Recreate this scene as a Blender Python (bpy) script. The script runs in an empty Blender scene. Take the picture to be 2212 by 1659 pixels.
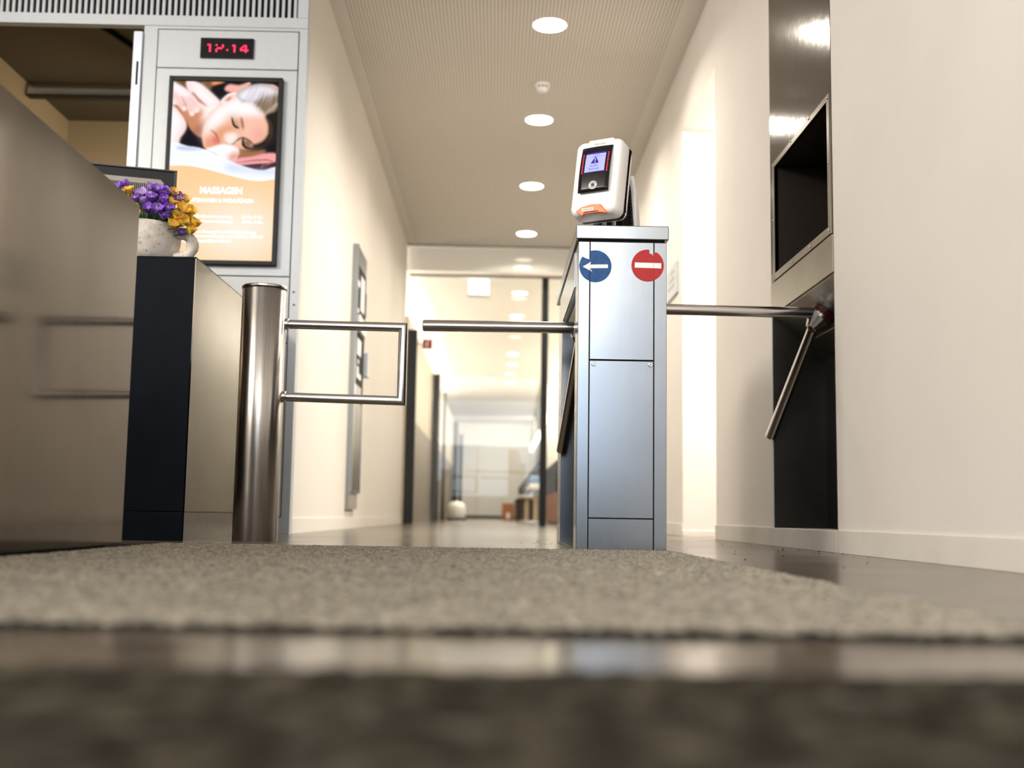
import bpy, bmesh, math, random
import numpy as np
from mathutils import Vector, Matrix, Euler

random.seed(7)
rng = np.random.default_rng(7)
PI = math.pi
SC = bpy.context.scene
COL = SC.collection

# ------------------------------------------------------------------ camera
F_PX = 2480.0
PITCH, YAW, ROLL = 0.114044, 0.012980, 0.0162
CAM_H = 0.105
cam_d = bpy.data.cameras.new('camera')
cam = bpy.data.objects.new('camera', cam_d)
COL.objects.link(cam)
SC.camera = cam
cam_d.sensor_fit = 'HORIZONTAL'
cam_d.sensor_width = 36.0
cam_d.lens = 36.0 * F_PX / 2212.0
cam_d.clip_start = 0.02
cam_d.clip_end = 200
cy, sy, cp, sp = math.cos(YAW), math.sin(YAW), math.cos(PITCH), math.sin(PITCH)
fwd = Vector((sy*cp, cy*cp, sp))
r0 = Vector((cy, -sy, 0)); u0 = r0.cross(fwd)
cr, sr = math.cos(ROLL), math.sin(ROLL)
rt = cr*r0 + sr*u0; up = -sr*r0 + cr*u0
M = Matrix((rt, up, -fwd)).transposed().to_4x4()
M.translation = Vector((0, 0, CAM_H))
cam.matrix_world = M
cam_d.dof.use_dof = True
cam_d.dof.focus_distance = 3.75
cam_d.dof.aperture_fstop = 2.2

# ------------------------------------------------------------------ view, world, daylight
SC.view_settings.view_transform = 'Standard'
SC.view_settings.look = 'None'
SC.view_settings.gamma = 1.0
SC.view_settings.use_curve_mapping = False
SC.view_settings.exposure = 0.0

world = bpy.data.worlds.new('world')
SC.world = world
world.use_nodes = True
bg = world.node_tree.nodes['Background']
bg.inputs[0].default_value = (0.62, 0.74, 1.0, 1)
bg.inputs[1].default_value = 0.35

def area(name, loc, target, sx, sy_, power, color, spread=180):
    d = bpy.data.lights.new(name, 'AREA')
    d.shape = 'RECTANGLE'; d.size = sx; d.size_y = sy_
    d.energy = power; d.color = color; d.spread = math.radians(spread)
    o = bpy.data.objects.new(name, d); COL.objects.link(o)
    o.location = loc
    o.rotation_euler = (Vector(target)-Vector(loc)).to_track_quat('-Z', 'Y').to_euler()
    return o

# the glazed entrance front behind the camera
area('daylight_entrance', (-1.6, -5.4, 1.85), (-1.4, 5, 1.5), 6.0, 2.5, 160, (0.72, 0.85, 1.0))
# lamps of the entrance hall ceiling above and behind the camera, then a fill
area('hall_lamps', (-0.9, -1.8, 3.2), (0.0, 3.2, 0.0), 3.8, 3.4, 260, (1.0, 0.92, 0.82))
area('right_wall_fill', (-3.4, 1.2, 3.2), (1.1, 2.6, 0.5), 2.0, 1.6, 320, (1.0, 0.91, 0.80))  # added fill with no seen source, brightens the right wall from the left
# the bright side passage on the right
area('side_passage_lamp', (2.05, 6.4, 2.69), (1.2, 6.35, 0.3), 1.0, 0.8, 270, (1.0, 0.95, 0.87))
# the clerestory beyond the glass front
area('daylight_clerestory', (-2.9, 20.0, 2.6), (0.0, 20.0, 3.15), 14.0, 0.6, 1500, (1.0, 0.94, 0.84))
area('far_hall_light', (0.0, 33.5, 2.85), (0.2, 35.2, 0.8), 3.0, 0.8, 80, (1.0, 0.96, 0.9))  # wide area light under the corridor ceiling, aimed at the far wall

XR, XL, HC = 1.13, -0.985, 2.973

# ------------------------------------------------------------------ materials
def new_mat(name):
    m = bpy.data.materials.new(name); m.use_nodes = True
    nt = m.node_tree; b = nt.nodes['Principled BSDF']
    return m, nt, b

def texco(nt, scale=(1, 1, 1), kind='Object'):
    t = nt.nodes.new('ShaderNodeTexCoord'); mp = nt.nodes.new('ShaderNodeMapping')
    mp.inputs['Scale'].default_value = scale
    nt.links.new(t.outputs[kind], mp.inputs[0])
    return mp.outputs[0]

def noise(nt, co, scale, detail=3, rough=0.55):
    n = nt.nodes.new('ShaderNodeTexNoise')
    n.inputs['Scale'].default_value = scale; n.inputs['Detail'].default_value = detail
    n.inputs['Roughness'].default_value = rough
    nt.links.new(co, n.inputs['Vector'])
    return n.outputs['Fac']

def ramp(nt, fac, stops):
    r = nt.nodes.new('ShaderNodeValToRGB')
    e = r.color_ramp.elements
    while len(e) < len(stops): e.new(0.5)
    for k, (p, c) in enumerate(stops):
        e[k].position = p; e[k].color = (*c, 1) if len(c) == 3 else c
    nt.links.new(fac, r.inputs[0])
    return r.outputs[0]

def bump(nt, b, fac, strength, dist=0.001):
    n = nt.nodes.new('ShaderNodeBump')
    n.inputs['Strength'].default_value = strength; n.inputs['Distance'].default_value = dist
    nt.links.new(fac, n.inputs['Height']); nt.links.new(n.outputs[0], b.inputs['Normal'])

def simple(name, col, rough=0.5, metal=0.0, spec=0.5, var=0.06, vscale=30, bmp=0.0, coat=0.0):
    m, nt, b = new_mat(name)
    co = texco(nt)
    f = noise(nt, co, vscale)
    lo = tuple(max(0, c*(1-var)) for c in col); hi = tuple(min(1, c*(1+var)) for c in col)
    nt.links.new(ramp(nt, f, [(0.3, lo), (0.7, hi)]), b.inputs['Base Color'])
    b.inputs['Roughness'].default_value = rough; b.inputs['Metallic'].default_value = metal
    b.inputs['Specular IOR Level'].default_value = spec
    b.inputs['Coat Weight'].default_value = coat
    if bmp: bump(nt, b, noise(nt, co, vscale*6, 2), bmp)
    return m

def steel(name, col, rough, stretch=(60, 60, 1.5), var=0.05, rvar=0.08, aniso=0.0, bmp=0.02, smudge=0.10):
    m, nt, b = new_mat(name)
    co = texco(nt, stretch)
    f = noise(nt, co, 8, 4, 0.6)
    co2 = texco(nt, (1, 1, 1)); f2 = noise(nt, co2, 5, 4, 0.6)
    c = ramp(nt, f, [(0.3, tuple(x*(1-var) for x in col)), (0.7, tuple(min(1, x*(1+var)) for x in col))])
    c2 = ramp(nt, f2, [(0.35, (1-smudge,)*3), (0.65, (1, 1, 1))])
    mx = nt.nodes.new('ShaderNodeMix'); mx.data_type = 'RGBA'; mx.blend_type = 'MULTIPLY'
    mx.inputs['Factor'].default_value = 1
    nt.links.new(c, mx.inputs['A']); nt.links.new(c2, mx.inputs['B'])
    nt.links.new(mx.outputs['Result'], b.inputs['Base Color'])
    mr = nt.nodes.new('ShaderNodeMapRange')
    mr.inputs['To Min'].default_value = max(0.03, rough-rvar); mr.inputs['To Max'].default_value = rough+rvar
    nt.links.new(f, mr.inputs[0]); nt.links.new(mr.outputs[0], b.inputs['Roughness'])
    b.inputs['Metallic'].default_value = 1
    b.inputs['Anisotropic'].default_value = aniso
    if bmp: bump(nt, b, f, bmp, 0.0006)
    return m

def emit(name, col, strength):
    m = bpy.data.materials.new(name); m.use_nodes = True; nt = m.node_tree
    nt.nodes.clear()
    e = nt.nodes.new('ShaderNodeEmission'); e.inputs[0].default_value = (*col, 1); e.inputs[1].default_value = strength
    o = nt.nodes.new('ShaderNodeOutputMaterial'); nt.links.new(e.outputs[0], o.inputs[0])
    return m

def glass_mat(name, tint=(0.95, 0.96, 0.95), refl=0.9, milk=0.0):
    m = bpy.data.materials.new(name); m.use_nodes = True; nt = m.node_tree
    nt.nodes.clear()
    tr = nt.nodes.new('ShaderNodeBsdfTransparent'); tr.inputs[0].default_value = (*tint, 1)
    gl = nt.nodes.new('ShaderNodeBsdfGlossy'); gl.inputs['Roughness'].default_value = 0.01
    fr = nt.nodes.new('ShaderNodeFresnel'); fr.inputs[0].default_value = 1.45
    mx = nt.nodes.new('ShaderNodeMixShader'); nt.links.new(fr.outputs[0], mx.inputs[0])
    src = tr.outputs[0]
    if milk > 0:
        df = nt.nodes.new('ShaderNodeBsdfDiffuse'); df.inputs[0].default_value = (0.8, 0.79, 0.76, 1)
        m2 = nt.nodes.new('ShaderNodeMixShader'); m2.inputs[0].default_value = milk
        nt.links.new(tr.outputs[0], m2.inputs[1]); nt.links.new(df.outputs[0], m2.inputs[2]); src = m2.outputs[0]
    nt.links.new(src, mx.inputs[1]); nt.links.new(gl.outputs[0], mx.inputs[2])
    o = nt.nodes.new('ShaderNodeOutputMaterial'); nt.links.new(mx.outputs[0], o.inputs[0])
    return m

def wall_mat(name, col, smudge=0.05, bmp=0.12):
    m, nt, b = new_mat(name)
    co = texco(nt)
    f = noise(nt, co, 1.3, 5, 0.6); f2 = noise(nt, co, 160, 2)
    nt.links.new(ramp(nt, f, [(0.3, tuple(x*(1-smudge) for x in col)), (0.62, col)]), b.inputs['Base Color'])
    b.inputs['Roughness'].default_value = 0.75
    bump(nt, b, f2, bmp, 0.0012)
    return m

MAT = {}
MAT['wall'] = wall_mat('painted plaster', (0.74, 0.70, 0.655), 0.06, 0.25)
MAT['wall_warm'] = wall_mat('warm plaster', (0.70, 0.665, 0.60), 0.03, 0.05)
MAT['base'] = wall_mat('baseboard paint', (0.72, 0.68, 0.62), 0.22, 0.3)
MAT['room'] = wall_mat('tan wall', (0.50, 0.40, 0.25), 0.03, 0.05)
MAT['room_ceiling'] = wall_mat('shaded ceiling', (0.085, 0.068, 0.048), 0.03, 0.05)  # shade of the unlit back room ceiling is put into this base colour

def ceiling_mat():
    m, nt, b = new_mat('perforated ceiling')
    t = nt.nodes.new('ShaderNodeTexCoord'); s = nt.nodes.new('ShaderNodeSeparateXYZ')
    nt.links.new(t.outputs['Object'], s.inputs[0])
    def mth(op, a, bv=None, c=None):
        n = nt.nodes.new('ShaderNodeMath'); n.operation = op
        for i, v in enumerate((a, bv, c)):
            if v is None: continue
            if isinstance(v, (int, float)): n.inputs[i].default_value = v
            else: nt.links.new(v, n.inputs[i])
        return n.outputs[0]
    fx = mth('FRACT', mth('DIVIDE', s.outputs[0], 0.021))
    fy = mth('FRACT', mth('DIVIDE', s.outputs[1], 0.030))
    dx = mth('ABSOLUTE', mth('SUBTRACT', fx, 0.5)); dy = mth('ABSOLUTE', mth('SUBTRACT', fy, 0.5))
    hole = mth('MULTIPLY', mth('LESS_THAN', dx, 0.19), mth('LESS_THAN', dy, 0.40))
    ins = mth('MULTIPLY', mth('LESS_THAN', s.outputs[0], 1.00), mth('GREATER_THAN', s.outputs[0], -0.90))
    hole = mth('MULTIPLY', hole, ins)
    mx = nt.nodes.new('ShaderNodeMix'); mx.data_type = 'RGBA'
    nt.links.new(hole, mx.inputs['Factor'])
    mx.inputs['A'].default_value = (0.70, 0.66, 0.60, 1); mx.inputs['B'].default_value = (0.42, 0.38, 0.33, 1)
    nt.links.new(mx.outputs['Result'], b.inputs['Base Color'])
    b.inputs['Roughness'].default_value = 0.8
    return m
MAT['ceiling'] = ceiling_mat()

def floor_mat():
    m, nt, b = new_mat('polished screed')
    co = texco(nt)
    f = noise(nt, co, 9, 6, 0.65); f2 = noise(nt, co, 45, 4, 0.6); f3 = noise(nt, co, 2.0, 4, 0.6)
    c1 = ramp(nt, f, [(0.30, (0.060, 0.047, 0.036)), (0.5, (0.115, 0.094, 0.072)), (0.72, (0.20, 0.175, 0.135))])
    c2 = ramp(nt, f2, [(0.35, (0.7, 0.68, 0.66)), (0.65, (1, 1, 1))])
    mx = nt.nodes.new('ShaderNodeMix'); mx.data_type = 'RGBA'; mx.blend_type = 'MULTIPLY'; mx.inputs['Factor'].default_value = 1
    nt.links.new(c1, mx.inputs['A']); nt.links.new(c2, mx.inputs['B'])
    nt.links.new(mx.outputs['Result'], b.inputs['Base Color'])
    mr = nt.nodes.new('ShaderNodeMapRange'); mr.inputs['To Min'].default_value = 0.14; mr.inputs['To Max'].default_value = 0.26
    nt.links.new(f3, mr.inputs[0]); nt.links.new(mr.outputs[0], b.inputs['Roughness'])
    b.inputs['Specular IOR Level'].default_value = 0.26
    bump(nt, b, f2, 0.05, 0.0008)
    return m
MAT['floor'] = floor_mat()

def mat_mat():
    m, nt, b = new_mat('entrance mat pile')
    co = texco(nt, (1, 1, 1))
    f = noise(nt, co, 130, 3, 0.75); f2 = noise(nt, co, 48, 5, 0.7); f3 = noise(nt, co, 6, 3)
    c = ramp(nt, f, [(0.32, (0.09, 0.075, 0.055)), (0.5, (0.27, 0.235, 0.175)), (0.68, (0.50, 0.45, 0.355))])
    c2 = ramp(nt, f2, [(0.38, (0.42, 0.40, 0.37)), (0.58, (1.1, 1.1, 1.1))])
    c3 = ramp(nt, f3, [(0.3, (0.86, 0.88, 0.86)), (0.7, (1, 1, 1))])
    prev = c
    for k in (c2, c3):
        mx = nt.nodes.new('ShaderNodeMix'); mx.data_type = 'RGBA'; mx.blend_type = 'MULTIPLY'; mx.inputs['Factor'].default_value = 1
        nt.links.new(prev, mx.inputs['A']); nt.links.new(k, mx.inputs['B']); prev = mx.outputs['Result']
    nt.links.new(prev, b.inputs['Base Color'])
    b.inputs['Roughness'].default_value = 0.95; b.inputs['Specular IOR Level'].default_value = 0.1
    b.inputs['Sheen Weight'].default_value = 0.25
    bump(nt, b, f, 0.8, 0.003)
    return m
MAT['mat'] = mat_mat()
def dark_mat():
    m, nt, b = new_mat('dark mottled pile')
    co = texco(nt)
    f = noise(nt, co, 28, 4, 0.6); f2 = noise(nt, co, 260, 3, 0.7)
    c1 = ramp(nt, f, [(0.38, (0.014, 0.010, 0.007)), (0.52, (0.036, 0.030, 0.021)), (0.66, (0.095, 0.090, 0.064))])
    c2 = ramp(nt, f2, [(0.35, (0.45, 0.43, 0.40)), (0.65, (1, 1, 1))])
    mx = nt.nodes.new('ShaderNodeMix'); mx.data_type = 'RGBA'; mx.blend_type = 'MULTIPLY'; mx.inputs['Factor'].default_value = 1
    nt.links.new(c1, mx.inputs['A']); nt.links.new(c2, mx.inputs['B'])
    nt.links.new(mx.outputs['Result'], b.inputs['Base Color'])
    b.inputs['Roughness'].default_value = 0.95; b.inputs['Specular IOR Level'].default_value = 0.1
    bump(nt, b, f2, 0.7, 0.003)
    return m
MAT['mat_dark'] = dark_mat()
MAT['mat_edge'] = simple('rubber edge', (0.012, 0.012, 0.011), 0.8, var=0.2)

MAT['steel'] = steel('brushed steel', (0.32, 0.345, 0.375), 0.20, (50, 50, 1.2), bmp=0.004, var=0.02, rvar=0.025, smudge=0.06)
MAT['steel_tube'] = steel('polished tube', (0.62, 0.60, 0.58), 0.20, (2, 40, 40), rvar=0.04, bmp=0.0)
MAT['steel_post'] = steel('brushed post', (0.62, 0.59, 0.56), 0.30, (60, 60, 0.12), rvar=0.05, var=0.12, bmp=0.10, smudge=0.05)
_nt = MAT['steel_post'].node_tree; _tg = _nt.nodes.new('ShaderNodeTangent'); _tg.direction_type = 'RADIAL'; _tg.axis = 'Z'
_nt.links.new(_tg.outputs[0], _nt.nodes['Principled BSDF'].inputs['Tangent'])
_nt.nodes['Principled BSDF'].inputs['Anisotropic'].default_value = 0.95
_nt.nodes['Principled BSDF'].inputs['Anisotropic Rotation'].default_value = 0.25
MAT['steel_desk'] = steel('desk sheet', (0.082, 0.066, 0.048), 0.09, (8, 30, 0.8), rvar=0.04, bmp=0.03, smudge=0.2)
MAT['steel_wall'] = steel('wall sheet', (0.045, 0.041, 0.034), 0.12, (1.5, 1.5, 1.5), rvar=0.02, bmp=0.8, smudge=0.16)
MAT['steel_band'] = steel('band sheet', (0.24, 0.22, 0.18), 0.3, (30, 30, 1), rvar=0.05, bmp=0.04, smudge=0.16)
MAT['steel_slant'] = steel('slanted sheet', (0.24, 0.225, 0.20), 0.34, (30, 30, 1), rvar=0.05, bmp=0.02, smudge=0.2)
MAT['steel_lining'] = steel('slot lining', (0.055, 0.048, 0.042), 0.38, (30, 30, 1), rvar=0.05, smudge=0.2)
MAT['navy'] = simple('black laminate', (0.003, 0.0045, 0.008), 0.5, var=0.2, vscale=8, spec=0.06)
MAT['black'] = simple('black plastic', (0.008, 0.007, 0.008), 0.45, spec=0.25)
MAT['gap'] = simple('dark gap', (0.006, 0.006, 0.006), 0.9)
MAT['black_gloss'] = simple('black gloss', (0.010, 0.008, 0.010), 0.2, spec=0.25)
MAT['recess'] = simple('recess paint', (0.016, 0.011, 0.008), 0.6, var=0.15, spec=0.2)
MAT['alu'] = simple('silver lacquer', (0.50, 0.53, 0.56), 0.42, metal=0.2, var=0.02)
MAT['alu_rail'] = simple('rail aluminium', (0.74, 0.80, 0.90), 0.3, metal=0.15, var=0.02)
MAT['white'] = simple('white plastic', (0.93, 0.91, 0.88), 0.32, var=0.01)
MAT['white_paint'] = simple('white enamel', (0.82, 0.80, 0.76), 0.5, var=0.02)
MAT['orange'] = simple('orange plastic', (0.85, 0.17, 0.03), 0.35, var=0.05)
MAT['paper'] = simple('paper', (0.85, 0.84, 0.82), 0.6, var=0.02)
MAT['ink'] = simple('grey ink', (0.35, 0.34, 0.35), 0.6)
MAT['ink_dark'] = simple('dark ink', (0.03, 0.03, 0.03), 0.6)
MAT['blue'] = simple('blue film', (0.006, 0.07, 0.23), 0.4, spec=0.3, var=0.25, vscale=60, bmp=0.6)
MAT['red'] = simple('red film', (0.42, 0.014, 0.018), 0.45, spec=0.3, var=0.05)
MAT['film_white'] = simple('white film', (0.82, 0.82, 0.82), 0.4, var=0.01)
MAT['ring_red'] = simple('red ring', (0.055, 0.004, 0.004), 0.25, var=0.1, spec=0.7)
MAT['stone'] = None
MAT['leaf'] = simple('leaf', (0.018, 0.075, 0.018), 0.45, var=0.4)
MAT['stem'] = simple('stem', (0.42, 0.50, 0.20), 0.5, var=0.2)
MAT['purple'] = simple('purple petal', (0.22, 0.08, 0.52), 0.5, var=0.55, vscale=40)
MAT['lilac'] = simple('lilac petal', (0.45, 0.28, 0.70), 0.5, var=0.4, vscale=40)
MAT['yellow'] = simple('yellow petal', (0.92, 0.50, 0.05), 0.5, var=0.25, vscale=40)
MAT['cream'] = simple('cream stamen', (0.75, 0.72, 0.38), 0.5)
MAT['wood'] = simple('orange wood', (0.32, 0.12, 0.04), 0.45, var=0.2)
MAT['dark_wood'] = simple('dark wood', (0.06, 0.03, 0.018), 0.5, var=0.2)
MAT['beige'] = simple('beige cushion', (0.66, 0.55, 0.40), 0.6)
MAT['charcoal'] = simple('charcoal panel', (0.026, 0.028, 0.030), 0.7, spec=0.12)
MAT['grey_mid'] = simple('grey panel', (0.30, 0.28, 0.25), 0.5)
MAT['bluegrey'] = simple('blue fabric', (0.25, 0.36, 0.50), 0.7)
MAT['darkglass'] = simple('dark glass', (0.015, 0.03, 0.055), 0.45, spec=0.2)
MAT['partition'] = simple('partition laminate', (0.52, 0.44, 0.34), 0.3, var=0.04)
MAT['partition_low'] = simple('partition plinth', (0.17, 0.145, 0.12), 0.4, var=0.1, vscale=3)
MAT['glass'] = glass_mat('clear glass')
MAT['glass_milk'] = glass_mat('milky glass', milk=0.55)
MAT['lamp'] = emit('lamp glow', (1.0, 0.90, 0.74), 14)
MAT['lamp_far'] = emit('lamp glow far', (1.0, 0.90, 0.74), 6)
MAT['strip'] = emit('strip glow', (1.0, 0.90, 0.70), 5)
MAT['sign_glow'] = emit('sign glow', (0.95, 1.0, 0.97), 3.0)
MAT['led'] = emit('red led', (1.0, 0.03, 0.09), 3.2)
MAT['led2'] = emit('red led small', (1.0, 0.035, 0.06), 3.5)
MAT['lcd'] = emit('lcd glow', (0.50, 0.52, 1.0), 1.25)
MAT['lcd_dark'] = emit('lcd dark', (0.09, 0.06, 0.50), 0.8)
MAT['lcd_mid'] = emit('lcd text', (0.26, 0.26, 0.70), 0.9)
MAT['ad_white'] = emit('screen white', (1, 0.99, 0.97), 1.25)
MAT['top_glow'] = emit('signal light', (1.0, 0.62, 0.58), 1.6)

def stone_mat():
    m, nt, b = new_mat('weathered stone')
    co = texco(nt)
    f = noise(nt, co, 9, 6, 0.7); f2 = noise(nt, co, 60, 4, 0.7)
    c1 = ramp(nt, f, [(0.28, (0.26, 0.22, 0.19)), (0.5, (0.58, 0.53, 0.47)), (0.7, (0.74, 0.70, 0.65))])
    c2 = ramp(nt, f2, [(0.30, (0.10, 0.09, 0.08)), (0.40, (0.88, 0.87, 0.85)), (0.6, (1, 1, 1))])
    mx = nt.nodes.new('ShaderNodeMix'); mx.data_type = 'RGBA'; mx.blend_type = 'MULTIPLY'; mx.inputs['Factor'].default_value = 1
    nt.links.new(c1, mx.inputs['A']); nt.links.new(c2, mx.inputs['B'])
    nt.links.new(mx.outputs['Result'], b.inputs['Base Color'])
    b.inputs['Roughness'].default_value = 0.85
    bump(nt, b, f2, 0.5, 0.002)
    return m
MAT['stone'] = stone_mat()

# ------------------------------------------------------------------ helpers
def tag(o, label=None, cat=None, group=None, kind=None):
    if label: o['label'] = label
    if cat: o['category'] = cat
    if group: o['group'] = group
    if kind: o['kind'] = kind
    return o

def empty(name, loc=(0, 0, 0), label=None, cat=None, group=None, rot=(0, 0, 0)):
    o = bpy.data.objects.new(name, None); COL.objects.link(o)
    o.location = loc; o.rotation_euler = rot; o.empty_display_size = 0.05
    return tag(o, label, cat, group)

def obj(name, bm, mat, parent=None, smooth=False, bevel=0.0, seg=2, subsurf=0):
    me = bpy.data.meshes.new(name)
    bmesh.ops.recalc_face_normals(bm, faces=bm.faces)
    bm.to_mesh(me); bm.free()
    for mm in (mat if isinstance(mat, (list, tuple)) else [mat]):
        me.materials.append(MAT[mm] if isinstance(mm, str) else mm)
    if smooth:
        for p in me.polygons: p.use_smooth = True
    o = bpy.data.objects.new(name, me); COL.objects.link(o)
    if parent is not None: o.parent = parent
    if bevel:
        b = o.modifiers.new('bevel', 'BEVEL'); b.width = bevel; b.segments = seg; b.limit_method = 'ANGLE'
        b.angle_limit = math.radians(40)
    if subsurf:
        s = o.modifiers.new('sub', 'SUBSURF'); s.levels = subsurf; s.render_levels = subsurf
    return o

def BM(): return bmesh.new()

def box(bm, x0, x1, y0, y1, z0, z1, mi=0):
    vs = [bm.verts.new((x, y, z)) for z in (z0, z1) for y in (y0, y1) for x in (x0, x1)]
    fs = [(0, 2, 3, 1), (4, 5, 7, 6), (0, 1, 5, 4), (2, 6, 7, 3), (0, 4, 6, 2), (1, 3, 7, 5)]
    for f in fs:
        fc = bm.faces.new([vs[i] for i in f]); fc.material_index = mi
    return bm

def boxo(name, dims, mat, parent=None, bevel=0.0, **k):
    return obj(name, box(BM(), *dims), mat, parent, bevel=bevel, **k)

def frame_from(d):
    d = Vector(d).normalized()
    a = Vector((0, 0, 1)) if abs(d.z) < 0.9 else Vector((1, 0, 0))
    u = d.cross(a).normalized(); v = d.cross(u).normalized()
    return u, v

def tube(bm, pts, rad, n=24, caps=True, miter=True):
    """sweep a circle along pts with mitred corners; rad a number or list"""
    pts = [Vector(p) for p in pts]
    R = rad if isinstance(rad, (list, tuple)) else [rad]*len(pts)
    d0 = (pts[1]-pts[0]).normalized(); u, v = frame_from(d0)
    rings = []
    for i, p in enumerate(pts):
        if i == 0: nrm = d0; din = d0
        elif i == len(pts)-1: nrm = (pts[i]-pts[i-1]).normalized(); din = nrm
        else:
            din = (pts[i]-pts[i-1]).normalized(); dout = (pts[i+1]-pts[i]).normalized()
            nrm = (din+dout).normalized()
        if i > 0:
            u = (u - din*u.dot(din)).normalized(); v = din.cross(u).normalized()
        ring = []
        for k in range(n):
            a = 2*PI*k/n
            q = (u*math.cos(a)+v*math.sin(a))*R[i]
            t = -q.dot(nrm)/din.dot(nrm)
            ring.append(bm.verts.new(p+q+din*t))
        if 0 < i < len(pts)-1:
            dn = (pts[i+1]-pts[i]).normalized()
            # carry the frame round the corner
            rot = din.rotation_difference(dn); u = rot @ u; v = rot @ v
        rings.append(ring)
    for a, b in zip(rings, rings[1:]):
        for k in range(n):
            bm.faces.new((a[k], a[(k+1) % n], b[(k+1) % n], b[k]))
    if caps:
        bm.faces.new(rings[0][::-1]); bm.faces.new(rings[-1])
    return bm

def lathe(bm, prof, n=48, M4=None, close_top=True, close_bot=True):
    rings = []
    for r, z in prof:
        ring = []
        for k in range(n):
            a = 2*PI*k/n; p = Vector((r*math.cos(a), r*math.sin(a), z))
            if M4 is not None: p = M4 @ p
            ring.append(bm.verts.new(p))
        rings.append(ring)
    for a, b in zip(rings, rings[1:]):
        for k in range(n):
            bm.faces.new((a[k], a[(k+1) % n], b[(k+1) % n], b[k]))
    if close_bot: bm.faces.new(rings[0][::-1])
    if close_top: bm.faces.new(rings[-1])
    return bm

def prism(bm, poly, axis, a0, a1):
    """extrude a 2-D polygon along an axis ('x': poly in y,z; 'y': poly in x,z; 'z': poly in x,y)"""
    def P(p, a):
        return {'x': (a, p[0], p[1]), 'y': (p[0], a, p[1]), 'z': (p[0], p[1], a)}[axis]
    A = [bm.verts.new(P(p, a0)) for p in poly]; B = [bm.verts.new(P(p, a1)) for p in poly]
    bm.faces.new(A[::-1]); bm.faces.new(B)
    n = len(poly)
    for k in range(n): bm.faces.new((A[k], A[(k+1) % n], B[(k+1) % n], B[k]))
    return bm

def text_mesh(name, body, size, mat, parent, M4, extrude=0.0002, bold=0.0, align='CENTER', width=None, spacing=1.0):
    c = bpy.data.curves.new(name, 'FONT'); c.body = body; c.size = size; c.align_x = align; c.align_y = 'CENTER'
    c.extrude = extrude; c.offset = bold; c.space_character = spacing
    c.resolution_u = 3
    t = bpy.data.objects.new(name+'_tmp', c); COL.objects.link(t)
    bpy.context.view_layer.update()
    dg = bpy.context.evaluated_depsgraph_get()
    me = bpy.data.meshes.new_from_object(t.evaluated_get(dg))
    bpy.data.objects.remove(t); bpy.data.curves.remove(c)
    if width and len(me.vertices):
        xs = [v.co.x for v in me.vertices]; w = max(xs)-min(xs); s = width/w
        for v in me.vertices: v.co.x *= s
    me.transform(M4)
    me.name = name
    me.materials.clear(); me.materials.append(MAT[mat])
    o = bpy.data.objects.new(name, me); COL.objects.link(o); o.parent = parent
    return o

# orientation of flat lettering on a face that looks towards -Y
FACE_Y = Matrix.Rotation(PI/2, 4, 'X')
def faceY(x, y, z): return Matrix.Translation((x, y, z)) @ FACE_Y

# ------------------------------------------------------------------ floor, walls, ceiling
YB, YF = -6.0, 36.0      # extent of the building behind and ahead
st = lambda o: tag(o, kind='structure')
st(boxo('floor', (-7, 4.2, YB, YF+0.5, -0.15, 0), 'floor'))
st(boxo('ceiling', (XL-0.02, XR+0.02, 5.2, YF, HC, HC+0.12), 'ceiling'))
b = BM(); box(b, -7, XR+0.32, YB, 5.2, 3.3, 3.42)
st(obj('ceiling_hall', b, 'wall'))
b = BM(); box(b, XL, XR, 5.08, 5.2, HC, 3.3)
st(obj('wall_bulkhead', b, 'wall'))
# right wall: a slot for the turnstile housing, a doorway to the side passage
b = BM()
box(b, XR, XR+0.32, YB, 3.79, 0, 3.3)
box(b, XR, XR+0.32, 3.79, 4.665, 0, 0.066)
box(b, XR+0.26, XR+0.32, 3.79, 4.665, 0.066, 3.3)
box(b, XR, XR+0.26, 3.79, 4.665, 2.6, 3.3)
box(b, XR, XR+0.32, 4.665, 5.88, 0, 3.3)
box(b, XR, XR+0.32, 5.88, 6.93, 2.51, 3.3)
box(b, XR, XR+0.32, 6.93, 12.06, 0, 3.3)
st(obj('wall_right', b, 'wall'))
b = BM()
box(b, XR-0.007, XR, YB, 3.79, 0, 0.074)
box(b, XR-0.007, XR, 3.792, 4.663, 0, 0.072)
box(b, XR-0.007, XR, 4.665, 5.88, 0, 0.074)
box(b, XR-0.007, XR, 6.93, 12.06, 0, 0.074)
st(obj('baseboard_right', b, 'base', bevel=0.0015))
# side passage behind the doorway
b = BM()
box(b, XR+0.32, 4.1, 6.93, 7.05, 0, 2.7)
box(b, XR+0.32, 4.1, 5.76, 5.88, 0, 2.7)
st(obj('wall_passage', b, 'wall'))
st(boxo('ceiling_passage', (XR+0.32, 4.1, 5.76, 7.05, 2.7, 2.8), 'wall'))
b = BM(); box(b, XR, 4.1, 6.924, 6.93, 0, 0.03)
st(obj('baseboard_passage', b, 'base'))
b = BM()
box(b, -7.2, -7, YB, 5.5, 0, 3.3)
box(b, -7, XR, YB-0.2, YB, 3.15, 3.3); box(b, -7, -5.2, YB-0.2, YB, 0.55, 3.15)
st(obj('wall_hall', b, 'wall'))
st(boxo('trim_3', (-7, XR, YB-0.2, YB, 0, 0.62), 'charcoal'))
# left wall with the niche
b = BM()
box(b, XL-0.3, XL, 5.56, 12.06, 0, HC)
st(obj('wall_left', b, 'wall_warm'))
b = BM(); box(b, XL, XL+0.006, 5.56, 12.06, 0, 0.075)
st(obj('baseboard_left', b, 'wall_warm', bevel=0.001))

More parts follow.
